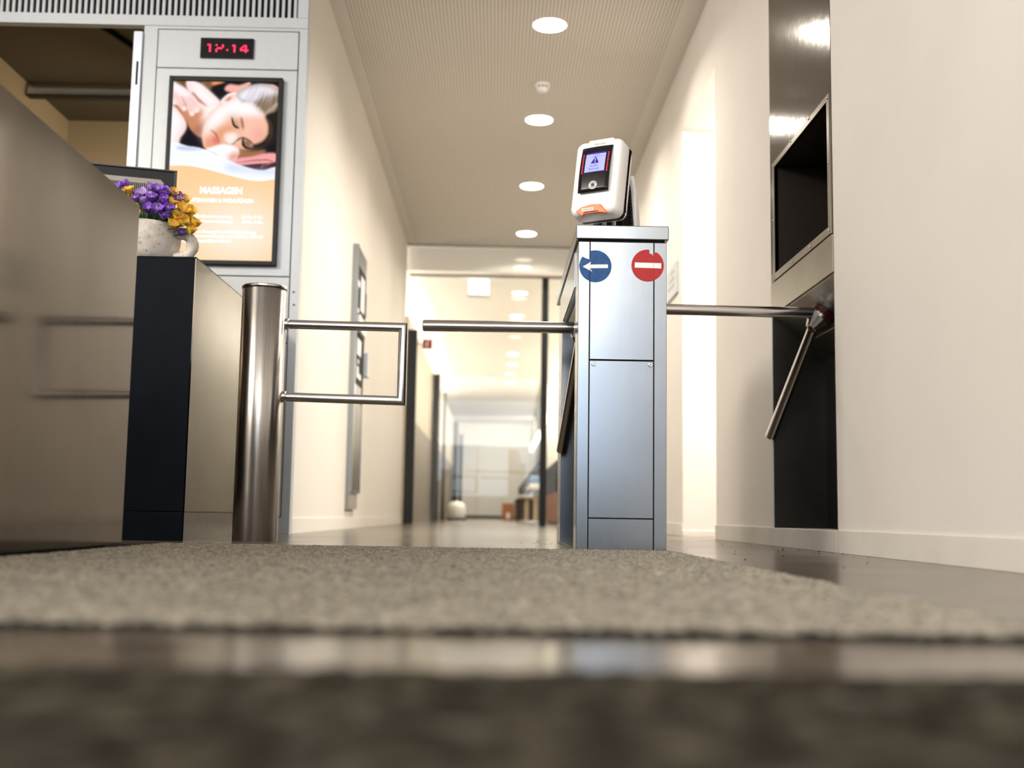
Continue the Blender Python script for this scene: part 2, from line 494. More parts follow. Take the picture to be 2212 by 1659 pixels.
# room behind the reception, seen through the service opening
b = BM(); box(b, -6.0, XL-0.3, 8.25, 8.4, 0, 3.1); st(obj('wall_room_back', b, 'room'))
b = BM(); box(b, -3.35, -3.2, 5.62, 8.25, 0, 3.1); st(obj('wall_room_left', b, 'room'))
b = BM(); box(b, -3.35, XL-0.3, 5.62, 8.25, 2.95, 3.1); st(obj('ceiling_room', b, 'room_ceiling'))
area('room_lamp', (-1.5, 7.2, 1.9), (-2.9, 8.2, 0.9), 0.4, 0.4, 26, (1, 0.88, 0.7))

# reception wall: lintel, grille, column (its frame is fixed building fabric)
YC = 5.5
b = BM()
box(b, -4.6, -1.012, YC+0.10, YC+0.12, 2.545, 3.3)
st(obj('wall_grille_backing', b, 'gap'))
b = BM()
box(b, -4.6, -3.7, YC, YC+0.06, 0, 2.495)
st(obj('wall_reception', b, 'wall'))

g = empty('ventilation_grille', (-1.8, YC, 2.53), 'silver vertical slat grille running above the reception opening and clock', 'grille')
b = BM(); x = -1.032
while x > -4.5:
    box(b, x-0.0135+1.8, x+1.8, -0.012, 0.004, 0.018, 0.72); x -= 0.0297
obj('slats', b, 'alu', g)
boxo('back_plate', (-2.8, 0.786, 0.045, 0.055, 0.018, 0.74), 'gap', g)
b = BM(); box(b, -2.8, 0.828, -0.014, 0.034, -0.036, 0.018)
box(b, 0.775, 0.828, -0.015, 0.035, 0.018, 0.75)
obj('grille_frame', b, 'alu', g, bevel=0.0015)

# tall cabinet column with clock and screen
CX0, CX1 = -1.782, -0.972
k = empty('service_column', (0, 0, 0), 'tall silver panelled column holding the clock and advertising screen', 'cabinet')
b = BM()
box(b, CX0, CX1, YC+0.006, YC+0.06, 0.0, 2.493)
box(b, CX0, -1.714, YC-0.012, YC+0.006, 0, 2.493)
box(b, -1.012, CX1, YC-0.012, YC+0.006, 0, 2.493)
box(b, -1.714, -1.012, YC-0.012, YC+0.006, 2.478, 2.493)
box(b, -1.714, -1.012, YC-0.012, YC+0.006, 0, 0.078)
obj('carcass', b, 'alu', k, bevel=0.001)
boxo('backing', (-1.716, -1.010, YC+0.0055, YC+0.0075, 0.07, 2.48), 'gap', k)
boxo('clock_panel', (-1.710, -1.017, YC-0.012, YC+0.005, 2.280, 2.474), 'alu', k, bevel=0.001)
boxo('screen_panel', (-1.710, -1.017, YC-0.012, YC+0.005, 1.240, 2.275), 'alu', k, bevel=0.001)
boxo('middle_panel', (-1.710, -1.017, YC-0.012, YC+0.005, 0.915, 1.235), 'alu', k, bevel=0.001)
boxo('lower_panel', (-1.710, -1.017, YC-0.012, YC+0.005, 0.082, 0.911), 'alu', k, bevel=0.001)
b = BM(); lathe(b, [(0.0045, 0), (0.0045, 0.004)], 16, faceY(-0.994, YC-0.0125, 1.163)); obj('lock_button', b, 'gap', k)
b = BM(); lathe(b, [(0.0045, 0), (0.0045, 0.004)], 16, faceY(-0.99, YC-0.0125, 1.10)); obj('lock_button', b, 'gap', k)
# aluminium jamb strip of the service opening
j = empty('sliding_door_jamb', (-1.80, YC, 0), 'narrow silver jamb with a dark latch slot beside the service opening', 'door jamb')
b = BM(); box(b, -0.016, 0.016, -0.03, 0.0, 0.0, 2.455); box(b, -0.030, -0.014, -0.018, 0.012, 0.0, 2.46); obj('jamb_strip', b, 'alu_rail', j, bevel=0.001)
boxo('latch_slot', (-0.006, 0.004, -0.0315, -0.029, 2.18, 2.30), 'gap', j)
# rail and ceiling details inside the room
r = empty('ceiling_rail', (-2.8, 7.5, 2.885), 'silver horizontal rail under the shaded ceiling of the back room', 'rail')
boxo('rail_profile', (-0.39, 1.4, -0.03, 0.03, -0.028, 0.024), 'alu_rail', r, bevel=0.008, seg=4)
boxo('rail_lip', (-0.39, 1.4, -0.036, 0.036, -0.036, -0.028), 'black', r)
o = boxo('ceiling_track', (-0.01, 0.01, -0.75, 0.75, -0.02, 0.02), 'black'); o.location = (-2.36, 6.55, 2.93); o.rotation_euler = (0, 0, -0.30)
tag(o, 'thin black track crossing the shaded ceiling of the back room', 'track')
s = empty('wall_sensor', (-2.57, 8.25, 2.62), 'round white sensor on the tan wall of the back room', 'sensor')
b = BM(); lathe(b, [(0.03, 0), (0.045, 0.004), (0.045, 0.03), (0.034, 0.045), (0.0, 0.052)], 32, FACE_Y, close_top=False); obj('housing', b, 'white', s, smooth=True)
b = BM(); lathe(b, [(0.02, 0.05), (0.018, 0.056)], 24, FACE_Y); obj('lens', b, 'black', s)

# ------------------------------------------------------------------ digital clock (dot matrix)
c = empty('digital_clock', (-1.366, YC-0.012, 2.380), 'small black digital clock with red dotted digits on the silver column', 'clock')
boxo('housing', (-0.131, 0.131, -0.014, 0.0, -0.051, 0.051), 'black_gloss', c, bevel=0.001)
# dots as they are lit in the photograph, in zoomed picture units of the housing face
dots = [(415, 448), (478, 450), (478, 512), (472, 565), (468, 622), (468, 680),
        (710, 460), (940, 465), (942, 525), (762, 572), (822, 576), (882, 580), (702, 628), (702, 686),
        (1095, 645),
        (1305, 482), (1366, 482), (1366, 540), (1360, 595), (1356, 648), (1356, 705),
        (1715, 490), (1775, 492), (1652, 545), (1775, 550), (1592, 596), (1768, 604), (1595, 650), (1650, 652), (1708, 655), (1768, 658), (1828, 660), (1763, 715)]
for grp in (dots[:6], dots[6:14], dots[14:15], dots[15:21], dots[21:]):
    b = BM()
    for (px, py) in grp:
        ux = (px-(140-0.045*(py-180)))/(1925.0); vy = (py-(180+0.021*(px-140)))/735.0
        X = -0.131+0.262*ux; Z = 0.051-0.102*vy
        lathe(b, [(0.0042, 0.0), (0.0036, 0.0012)], 10, Matrix.Translation((X, -0.0142, Z)) @ FACE_Y)
    obj('lit_digit' if len(grp) > 1 else 'lit_point', b, 'led', c)


# ------------------------------------------------------------------ advertising screen with painted picture
sc_ = empty('advertising_screen', (0, 0, 0), 'black framed upright screen showing a massage advert on orange', 'screen')
SX0, SX1, SZ0, SZ1 = -1.636, -1.080, 1.286, 2.225
ox, oz = (SX0+SX1)/2, (SZ0+SZ1)/2
sc_.location = (ox, YC-0.012, SZ0)
hx, hz = (SX1-SX0)/2, (SZ1-SZ0)
bw, bt = 0.020, 0.024
b = BM()
box(b, -hx, -hx+bw, -0.035, 0, 0, hz); box(b, hx-bw, hx, -0.035, 0, 0, hz)
box(b, -hx+bw, hx-bw, -0.035, 0, 0, bw); box(b, -hx+bw, hx-bw, -0.035, 0, hz-bt, hz)
obj('bezel', b, 'black', sc_, bevel=0.002)
text_mesh('maker_mark', 'NEC', 0.014, 'grey_mid', sc_, Matrix.Translation((-hx+0.010, -0.0356, 0.43)) @ Matrix.Rotation(PI/2, 4, 'X') @ Matrix.Rotation(PI/2, 4, 'Z'))

NW, NH = 250, 420
img = np.zeros((NH, NW, 3)); img[:] = (0.05, 0.045, 0.06)
vv, uu = np.mgrid[0:NH, 0:NW]; uu = (uu+0.5)/NW; vv = (vv+0.5)/NH
# picture-space (in pixels of the 7.21x crop with origin 360,170) to screen u,v
def src2uv(px, py):
    x = 360+px/7.212; y = 170+py/7.212
    xl = 380.5-(y-181)*0.0461; xr = 605.0-(y-184.6)*0.0385
    u = (x-xl)/(xr-xl); yt = 181+3.6*u; yb = 571+3.0*u
    return u, (y-yt)/(yb-yt)
def smooth_poly(pts, n=10):
    P = np.array([src2uv(*p) for p in pts]); out = []
    m = len(P)
    for i in range(m):
        p0, p1, p2, p3 = P[i-1], P[i], P[(i+1) % m], P[(i+2) % m]
        for t in np.linspace(0, 1, n, endpoint=False):
            out.append(0.5*((2*p1)+(-p0+p2)*t+(2*p0-5*p1+4*p2-p3)*t*t+(-p0+3*p1-3*p2+p3)*t**3))
    return np.array(out)
def inside(poly):
    m = np.zeros((NH, NW), bool); x, y = uu, vv
    x0, y0 = poly[:, 0], poly[:, 1]; x1, y1 = np.roll(x0, -1), np.roll(y0, -1)
    ymin, ymax = y0.min(), y0.max()
    rows = np.where((vv[:, 0] >= ymin) & (vv[:, 0] <= ymax))[0]
    for r_ in rows:
        yy = vv[r_, 0]
        c_ = (y0 > yy) != (y1 > yy)
        xs = x0[c_]+(yy-y0[c_])/(y1[c_]-y0[c_])*(x1[c_]-x0[c_])
        for xx in xs: m[r_] ^= uu[r_] < xx
    return m.astype(float)
def blur(a, s):
    if s <= 0: return a
    n = int(max(1, round(s*3))); kx = np.exp(-0.5*(np.arange(-n, n+1)/s)**2); kx /= kx.sum()
    a = np.pad(a, n, mode='edge')
    a = np.apply_along_axis(lambda r_: np.convolve(r_, kx, 'valid'), 0, a)
    return np.apply_along_axis(lambda r_: np.convolve(r_, kx, 'valid'), 1, a)
def paint(pts, col, soft=1.2, alpha=1.0, clip=None):
    global img
    m = blur(inside(smooth_poly(pts)), soft)*alpha
    if clip is not None: m = m*clip
    img = img*(1-m[..., None])+np.array(col)*m[..., None]
    return m
def stroke(pts, w, col, soft=0.8, alpha=1.0, clip=None):
    P = np.array(pts, float); out1, out2 = [], []
    for i in range(len(P)):
        d = P[min(i+1, len(P)-1)]-P[max(i-1, 0)]; d = d/np.linalg.norm(d); nn = np.array((-d[1], d[0]))
        ww = w*(0.35 if i in (0, len(P)-1) else 1)
        out1.append(P[i]+nn*ww/2); out2.append(P[i]-nn*ww/2)
    return paint([tuple(p) for p in out1+out2[::-1]], col, soft, alpha, clip)
SK = (0.93, 0.62, 0.50); SKD = (0.72, 0.38, 0.28); SKL = (1.0, 0.93, 0.90); WH = (1.0, 0.98, 1.0)
# background arms of the masseur
paint([(150, 60), (420, 60), (360, 220), (240, 150)], (0.35, 0.24, 0.12), 2)
paint([(610, 60), (980, 60), (900, 110), (760, 150), (640, 160)], (0.95, 0.55, 0.36), 2)
paint([(560, 60), (720, 60), (720, 220), (640, 200)], (0.45, 0.30, 0.16), 3)
# shoulder and back
paint([(60, 480), (160, 480), (280, 600), (350, 760), (330, 880), (250, 1000), (225, 1140), (60, 1160)], (0.96, 0.84, 0.80), 2)
paint([(60, 440), (110, 480), (230, 600), (290, 740), (230, 900), (150, 1100), (60, 1100)], WH, 8, 0.9)
# neck and upper back
paint([(180, 420), (420, 300), (760, 420), (900, 600), (700, 950), (560, 975), (420, 870), (330, 700), (230, 560)], (0.80, 0.50, 0.36), 2)
paint([(460, 860), (560, 970), (640, 900), (600, 780)], (0.50, 0.28, 0.24), 6, 0.6)
paint([(420, 400), (700, 420), (1000, 480), (760, 620), (560, 720), (600, 560), (470, 500)], SKL, 6)
# masseur forearm and hands
paint([(340, 90), (520, 100), (660, 200), (860, 400), (840, 480), (700, 500), (560, 430), (470, 300), (380, 260)], (1.0, 0.88, 0.86), 2)
paint([(420, 110), (560, 150), (800, 420), (700, 470), (520, 320)], WH, 6, 0.8)
stroke([(430, 260), (520, 370), (640, 470)], 34, (0.62, 0.30, 0.22), 2, 0.9)
paint([(120, 100), (250, 150), (360, 220), (480, 340), (540, 480), (520, 560), (450, 600), (380, 560), (340, 470), (240, 440), (120, 400)], (0.97, 0.84, 0.84), 2)
paint([(140, 110), (260, 170), (400, 300), (300, 320), (160, 230)], WH, 5, 0.9)
for q in ([(160, 300), (230, 430), (310, 540)], [(280, 340), (360, 470), (430, 600)], [(380, 360), (440, 460), (500, 560)]):
    stroke(q, 78, (0.95, 0.72, 0.68), 2.5)
    stroke([(q[0][0]-5, q[0][1]), (q[1][0]-5, q[1][1]), (q[2][0]-10, q[2][1]-15)], 30, (1.0, 0.93, 0.92), 3, 0.9)
for q in ([(270, 340), (330, 450), (355, 540)], [(150, 420), (230, 530), (280, 590)]): stroke(q, 9, (0.40, 0.14, 0.12), 1.0, 0.8)
for (qx, qy) in ((310, 520), (425, 600), (500, 545), (160, 430)):
    paint([(qx-32, qy-28), (qx+28, qy-30), (qx+36, qy+30), (qx-24, qy+34)], (1.0, 0.90, 0.88), 2)
# thumb over the hair
paint([(930, 190), (1000, 130), (1160, 140), (1300, 95), (1330, 130), (1220, 210), (1060, 260), (950, 240)], (0.98, 0.66, 0.62), 2)
# head: face mass
paint([(880, 400), (1000, 280), (1250, 180), (1500, 130), (1768, 220), (1768, 900), (1640, 1050), (1400, 1150), (1150, 1180), (900, 1110), (660, 1170), (590, 1040), (600, 840), (680, 620), (800, 500)], (0.95, 0.70, 0.56), 1.5)
paint([(780, 520), (1100, 330), (1400, 420), (1560, 600), (1400, 680), (1200, 660), (1000, 620), (880, 800), (700, 880), (640, 1060), (600, 1000), (620, 800), (700, 620)], WH, 9)
paint([(1180, 700), (1420, 650), (1570, 760), (1590, 900), (1500, 1010), (1350, 1060), (1220, 960), (1160, 850)], (0.97, 0.74, 0.64), 8)
paint([(1380, 820), (1570, 880), (1540, 1010), (1400, 1070)], (0.93, 0.60, 0.54), 9, 0.7)
paint([(860, 820), (1080, 800), (1060, 900), (940, 920), (930, 1040), (860, 1060), (780, 960)], (0.88, 0.55, 0.38), 8, 0.9)
paint([(640, 980), (760, 990), (820, 1080), (740, 1150), (660, 1160)], (0.92, 0.55, 0.42), 6, 0.9)
# nose
paint([(925, 930), (1000, 905), (1090, 900), (1130, 960), (1100, 1040), (1000, 1090), (945, 1060)], SKL, 5)
stroke([(930, 1040), (980, 1085), (1060, 1080)], 10, (0.55, 0.25, 0.16), 1.5, 0.8)
# hair
paint([(1120, 260), (1340, 150), (1540, 130), (1700, 180), (1775, 240), (1775, 700), (1650, 640), (1540, 600), (1500, 520), (1350, 420), (1180, 400)], (0.62, 0.55, 0.52), 2)
paint([(1120, 300), (1350, 165), (1600, 165), (1760, 270), (1600, 300), (1420, 400), (1250, 420)], (0.97, 0.95, 1.0), 6, 0.95)
paint([(1420, 440), (1640, 330), (1775, 330), (1775, 480), (1600, 560), (1520, 560)], (0.42, 0.33, 0.20), 6, 0.85)
for i in range(26):
    t = i/25; a0 = (1150+560*t, 420+150*t+random.uniform(-30, 30)); a1 = (1330+430*t, 160+80*t+random.uniform(-10, 50))
    stroke([a0, ((a0[0]+a1[0])/2+20, (a0[1]+a1[1])/2), a1], random.uniform(5, 11), random.choice([(1, 1, 1), (0.45, 0.38, 0.40), (0.25, 0.2, 0.15), (0.9, 0.88, 0.95)]), 1, 0.55)
paint([(1560, 620), (1700, 560), (1775, 480), (1775, 1000), (1700, 1060), (1520, 1130), (1380, 1160), (1360, 1100), (1500, 1040), (1590, 930), (1600, 780)], (0.10, 0.075, 0.06), 2.5)
stroke([(1540, 640), (1640, 760), (1640, 960), (1560, 1060)], 16, (0.45, 0.30, 0.22), 2, 0.7)
stroke([(1560, 600), (1700, 470), (1775, 420)], 30, (0.95, 0.85, 0.78), 3, 0.8)
# ear
paint([(870, 400), (960, 300), (1080, 260), (1110, 290), (1000, 350), (910, 440)], (1.0, 0.93, 0.92), 1.5)
stroke([(900, 420), (980, 340), (1100, 300)], 14, (0.86, 0.45, 0.40), 1.2, 0.8)
paint([(950, 390), (1000, 340), (1040, 350), (980, 400)], (0.85, 0.42, 0.36), 1.5, 0.9)
# eyes, brows, lips
stroke([(1040, 660), (1070, 770), (1110, 810), (1150, 830)], 34, (0.05, 0.035, 0.035), 1.0)
paint([(1070, 670), (1130, 730), (1160, 830), (1110, 800)], (0.45, 0.36, 0.30), 5, 0.6)
stroke([(1180, 660), (1200, 740), (1215, 850)], 30, (0.38, 0.20, 0.15), 2.0, 0.9)
stroke([(1215, 990), (1215, 1080), (1270, 1140), (1370, 1150)], 40, (0.03, 0.02, 0.02), 1.2)
stroke([(1060, 1080), (1150, 1000), (1230, 985), (1310, 1030), (1390, 1100)], 16, (0.10, 0.05, 0.04), 1.5)
paint([(1230, 1010), (1330, 1060), (1340, 1130), (1250, 1110)], (0.30, 0.18, 0.14), 4, 0.8)
stroke([(720, 860), (790, 920), (830, 1010), (850, 1060)], 16, (0.45, 0.14, 0.13), 1.5, 0.9)
paint([(770, 960), (830, 1010), (850, 1080), (790, 1090), (750, 1030)], (0.86, 0.42, 0.40), 3, 0.85)
# supporting hand, neck shade, pink towel
paint([(1150, 1160), (1350, 1180), (1560, 1170), (1500, 1260), (1300, 1290), (1130, 1280)], (0.60, 0.38, 0.24), 3)
paint([(1100, 1300), (1350, 1270), (1560, 1220), (1720, 1230), (1720, 1360), (1400, 1400), (1160, 1420), (1000, 1370)], (0.97, 0.62, 0.62), 2)
stroke([(1120, 1380), (1350, 1340), (1600, 1330), (1680, 1370)], 12, (0.40, 0.13, 0.15), 1.2, 0.9)
paint([(1180, 1430), (1480, 1400), (1560, 1440), (1720, 1380), (1720, 1480), (1500, 1480)], (0.22, 0.08, 0.10), 2)
stroke([(1500, 1470), (1500, 1430), (1600, 1400), (1700, 1350)], 16, (0.75, 0.40, 0.42), 1.5, 0.9)
paint([(640, 1170), (760, 1120), (900, 1085), (1060, 1110), (1150, 1170), (1140, 1260), (1070, 1350), (900, 1320), (780, 1240)], WH, 2)
paint([(980, 1280), (1140, 1200), (1120, 1300), (1060, 1350)], (0.88, 0.48, 0.36), 6, 0.95)
# white sheet, wave, orange field
paint([(40, 1115), (400, 1120), (640, 1170), (900, 1290), (1200, 1420), (1500, 1490), (1760, 1460), (1760, 1900), (20, 1900)], (0.97, 0.98, 1.0), 1.0)
paint([(200, 1125), (400, 1130), (600, 1170), (400, 1180), (230, 1165)], (0.62, 0.66, 0.88), 3, 0.7)
paint([(940, 1420), (1100, 1410), (1300, 1470), (1700, 1480), (1710, 1540), (1300, 1520), (1000, 1490)], (0.76, 0.82, 0.96), 6, 0.8)
wave_u = [(-0.2, 0.483), (0.0, 0.479), (0.11, 0.474), (0.2, 0.477), (0.31, 0.488), (0.43, 0.504), (0.55, 0.522), (0.66, 0.539), (0.75, 0.550), (0.855, 0.5555), (0.93, 0.549), (1.0, 0.539), (1.2, 0.51)]
wu = np.interp(uu[0], [w_[0] for w_ in wave_u], [w_[1] for w_ in wave_u])
wu = np.convolve(np.pad(wu, 15, mode='edge'), np.ones(31)/31, 'valid')
below = np.clip((vv-wu[None, :])*NH/1.5, 0, 1)
og = np.array((1.0, 0.79, 0.56))[None, None]+0*img
centre = np.exp(-(((uu-0.66)/0.50)**2+((vv-0.83)/0.20)**2))[..., None]
og = og*(1-centre)+np.array((1.0, 0.935, 0.86))*centre
img = img*(1-below[..., None])+og*below[..., None]
img = (0.09+0.91*np.clip(img, 0, 1))**2.2   # the paints above are display colours

def grid_mesh(name, w, h, cols, parent, y):
    nh, nw = cols.shape[:2]
    xs = np.linspace(-w/2, w/2, nw); zs = np.linspace(h, 0, nh)
    V = np.zeros((nh, nw, 3)); V[..., 0] = xs[None]; V[..., 1] = y; V[..., 2] = zs[:, None]
    idx = np.arange(nh*nw).reshape(nh, nw)
    Fq = np.stack([idx[:-1, :-1], idx[1:, :-1], idx[1:, 1:], idx[:-1, 1:]], -1).reshape(-1, 4)
    me = bpy.data.meshes.new(name)
    me.vertices.add(nh*nw); me.vertices.foreach_set('co', V.ravel())
    me.loops.add(Fq.size); me.loops.foreach_set('vertex_index', Fq.ravel())
    me.polygons.add(len(Fq)); me.polygons.foreach_set('loop_start', np.arange(0, Fq.size, 4))
    me.update(calc_edges=True)
    ca = me.color_attributes.new('picture', 'FLOAT_COLOR', 'POINT')
    rgba = np.ones((nh*nw, 4)); rgba[:, :3] = cols.reshape(-1, 3)
    ca.data.foreach_set('color', rgba.ravel())
    m = bpy.data.materials.new('screen picture'); m.use_nodes = True; nt = m.node_tree; nt.nodes.clear()
    at = nt.nodes.new('ShaderNodeVertexColor'); at.layer_name = 'picture'
    e = nt.nodes.new('ShaderNodeEmission'); e.inputs[1].default_value = 1.05
    ou = nt.nodes.new('ShaderNodeOutputMaterial')
    nt.links.new(at.outputs[0], e.inputs[0]); nt.links.new(e.outputs[0], ou.inputs[0])
    me.materials.append(m)
    o = bpy.data.objects.new(name, me); COL.objects.link(o); o.parent = parent
    return o
pic_w, pic_h = 2*(hx-bw), hz-bw-bt
pic = grid_mesh('picture', pic_w, pic_h, img, sc_, -0.024); pic.location.z = bw
boxo('panel_back', (-hx+0.004, hx-0.004, -0.022, 0, 0.004, hz-0.004), 'black', sc_)
def ad_text(body, px, py, size, width, bold=0.0, align='CENTER'):
    u = (px-(380.5-(py-181)*0.0461)); xr = 605.0-(py-184.6)*0.0385; xl = 380.5-(py-181)*0.0461
    u = (px-xl)/(xr-xl); yt = 181+3.6*u; yb = 571+3.0*u; v = (py-yt)/(yb-yt)
    X = -pic_w/2+u*pic_w; Z = bw+pic_h*(1-v)
    text_mesh('lettering', body, size, 'ad_white', sc_, Matrix.Translation((X, -0.0245, Z)) @ FACE_Y, bold=bold, align=align, width=width)
ad_text('MASSAGEN', 482, 422, 0.046, 0.205, 0.0018)
ad_text('ENTSPANNEN & WOHLFÜHLEN', 481, 443.5, 0.028, 0.315, 0.0010)
for k_, (t1, t2) in enumerate((('a, Fußreflexzonenmassage', '25 Min. € 35,–'), ('b, Fußreflexzonenmassage', '50 Min. € 60,–'))):
    ad_text(t1, 459.5, 477.5+10.5*k_, 0.020, 0.215, 0.0006)
    ad_text(t2, 550, 479+10.5*k_, 0.020, 0.106, 0.0006)
ad_text('Massagen sind von Dienstag bis einschließlich Samstag.', 468, 511, 0.020, 0.40, 0.0006)
ad_text('Bitte um Terminvereinbarung unter 05572 3 7575 62', 478, 520.5, 0.020, 0.42, 0.0006)
ad_text('oder massagen@stadtbad.at', 450, 530, 0.020, 0.24, 0.0006)

# ------------------------------------------------------------------ ceiling lamps and detector
def downlight(y, far=False, lab='', x=0.272):
    t = empty('ceiling_downlight', (x, y, HC), lab, 'ceiling light', 'round downlights in a row along the corridor ceiling')
    b = BM(); lathe(b, [(0.0965, -0.002), (0.103, -0.002), (0.105, 0.0), (0.0965, 0.0)], 48, close_top=False, close_bot=False)
    obj('trim_ring', b, 'white_paint', t)
    b = BM(); lathe(b, [(0.0965, -0.004), (0.0965, -0.0012)], 48); obj('diffuser', b, 'lamp_far' if far else 'lamp', t)
    d = bpy.data.lights.new('downlight_lamp', 'AREA'); d.shape = 'DISK'; d.size = 0.18
    d.energy = 27 if not far else 34; d.color = (1.0, 0.91, 0.79); d.spread = math.radians(150)
    lo = bpy.data.objects.new('downlight_lamp', d); COL.objects.link(lo); lo.location = (0, 0, -0.006); lo.parent = t
names = ['nearest round downlight, topmost in the photo', 'second round downlight, just beyond the white smoke detector', 'third round downlight, left of the white card reader',
         'fourth round downlight, last one before the ceiling ends at the glass front', 'fifth round downlight, seen dimly through the milky transom', 'sixth round downlight, first below the transom beyond the glass',
         'seventh round downlight, just above the left turnstile arm', 'eighth round downlight, hidden at the height of the left turnstile arm', 'ninth round downlight, just below the left turnstile arm',
         'tenth round downlight, far down the corridor beyond the glass', 'eleventh round downlight, second farthest down the corridor', 'twelfth round downlight, farthest down the corridor']
for nm, y in zip(names, (6.462, 8.092, 9.786, 11.50, 13.1, 14.654, 16.396, 18.3, 20.339, 21.735, 23.255, 24.823)):
    if y == 18.3: continue
    downlight(y, y > 12, nm)
t = empty('smoke_detector', (0.268, 7.396, HC), 'small white smoke detector on the perforated ceiling between two downlights', 'smoke detector')
b = BM(); lathe(b, [(0.052, 0), (0.052, -0.012), (0.046, -0.016)], 40); obj('base', b, 'white', t, smooth=False)
b = BM(); lathe(b, [(0.045, -0.016), (0.047, -0.030), (0.046, -0.034)], 40); lathe(b, [(0.036, -0.034), (0.034, -0.046), (0.028, -0.052)], 40); obj('head', b, 'white', t)
b = BM()
for a in (-0.5, 0.0, 0.5):
    p = Vector((0.047*math.sin(a), -0.047*math.cos(a), -0.027)); box(b, p.x-0.009, p.x+0.009, p.y-0.002, p.y+0.003, p.z-0.003, p.z+0.003)
obj('air_slots', b, 'black', t)

# ------------------------------------------------------------------ entrance mat
b = BM()
nx, ny = 270, 410
X0, X1, Y0, Y1, TH = -0.985, 0.535, 1.03, 3.49, 0.006
box(b, X0, X1, Y0+0.004, Y1, 0.0005, TH-0.0032)
m_ = empty('entrance_mat', (0, 0, 0), 'large beige carpet mat lying in front of the turnstile', 'mat')
obj('rubber_backing', b, 'mat_edge', m_)
b = BM()
MXR = 2.6
def mat_right(y): return X1
vs = [[b.verts.new((X0+(X1-X0)*i/nx + (0 if 0 < i < nx else random.uniform(-0.002, 0.002)),
                    Y0+(Y1-Y0)*j_/ny + (0 if 0 < j_ < ny else random.uniform(-0.004, 0.004)) ,
                    TH+random.uniform(-0.0024, 0.0026))) for i in range(nx+1)] for j_ in range(ny+1)]
for j_ in range(ny):
    for i in range(nx): b.faces.new((vs[j_][i], vs[j_][i+1], vs[j_+1][i+1], vs[j_+1][i]))
obj('pile', b, 'mat', m_)

nm = empty('doormat', (0, 0, 0), 'dark grey-brown mottled doormat closest to the camera, nearer than the beige one', 'mat')
boxo('rubber_backing', (-1.6, 1.05, -0.9, 0.762, 0.0005, 0.003), 'mat_edge', nm)
b = BM(); nx2, ny2 = 240, 160
vs = [[b.verts.new((-1.6+2.65*i/nx2, -0.9+1.665*j_/ny2+(random.uniform(-0.003, 0.003) if j_ == ny2 else 0), 0.004+random.uniform(-0.0018, 0.0025))) for i in range(nx2+1)] for j_ in range(ny2+1)]
for j_ in range(ny2):
    for i in range(nx2): b.faces.new((vs[j_][i], vs[j_][i+1], vs[j_+1][i+1], vs[j_+1][i]))
obj('pile', b, 'mat_dark', nm)

# ------------------------------------------------------------------ reception desks on the left
d1 = empty('reception_desk', (-1.0, 2.0, 0), 'long reception counter with a brushed steel front panel at the left edge', 'counter')
boxo('front_panel', (-0.03, 0.0, -1.0, 1.125, 0.012, 0.9435), 'steel_desk', d1, bevel=0.002)
boxo('body', (-0.70, -0.032, -1.0, 1.09, 0.0, 0.74), 'navy', d1)
boxo('plinth', (-0.60, -0.05, -0.98, 1.08, 0.0, 0.012), 'black', d1)
d2 = empty('counter_block', (-1.063, 3.97, 0), 'dark counter block with a steel side, carrying the stone cup planter', 'counter')
boxo('body', (-0.80, -0.004, 0.0, 1.50, 0.10, 0.983), 'navy', d2, bevel=0.002)
boxo('base', (-0.80, -0.004, 0.001, 1.50, 0.0, 0.098), 'navy', d2, bevel=0.001)
boxo('side_panel', (-0.004, 0.0, 0.0, 1.50, 0.10, 0.985), 'steel_desk', d2)
boxo('side_plinth', (-0.004, -0.0005, 0.001, 1.50, 0.0, 0.098), 'steel_wall', d2)
boxo('worktop', (-0.80, -0.001, 0.0, 1.50, 0.983, 0.989), 'navy', d2)

# monitor, seen from behind
mo = empty('monitor', (-1.50, 4.30, 0.989), 'black computer monitor seen from behind, above the flower cup', 'monitor', rot=(math.radians(4), 0, math.radians(16)))
boxo('screen_shell', (-0.245, 0.245, 0.0, 0.022, 0.10, 0.41), 'black', mo, bevel=0.004)
b = BM(); prism(b, [(-0.245, 0.41), (-0.25, 0.415), (0.25, 0.415), (0.245, 0.41)], 'y', -0.004, 0.02); box(b, 0.238, 0.249, -0.004, 0.02, 0.10, 0.412); obj('rim', b, 'black_gloss', mo)
b = BM(); prism(b, [(-0.19, 0.37), (0.19, 0.37), (0.205, 0.355), (0.19, 0.325), (0.15, 0.31), (-0.15, 0.31), (-0.19, 0.325), (-0.205, 0.355)], 'y', -0.028, 0.0)
obj('vent_housing', b, 'grey_mid', mo, bevel=0.004)
b = BM()
for i in range(52):
    xx = -0.182+i*0.0071; box(b, xx, xx+0.0035, -0.030, -0.026, 0.322, 0.350)
obj('vent_slots', b, 'black', mo)
b = BM(); box(b, -0.035, 0.035, -0.03, 0.0, 0.012, 0.25); obj('stand_neck', b, 'black', mo, bevel=0.004)
boxo('stand_foot', (-0.12, 0.12, -0.09, 0.09, 0.0, 0.012), 'black', mo, bevel=0.004)
mo.location.z = 0.995

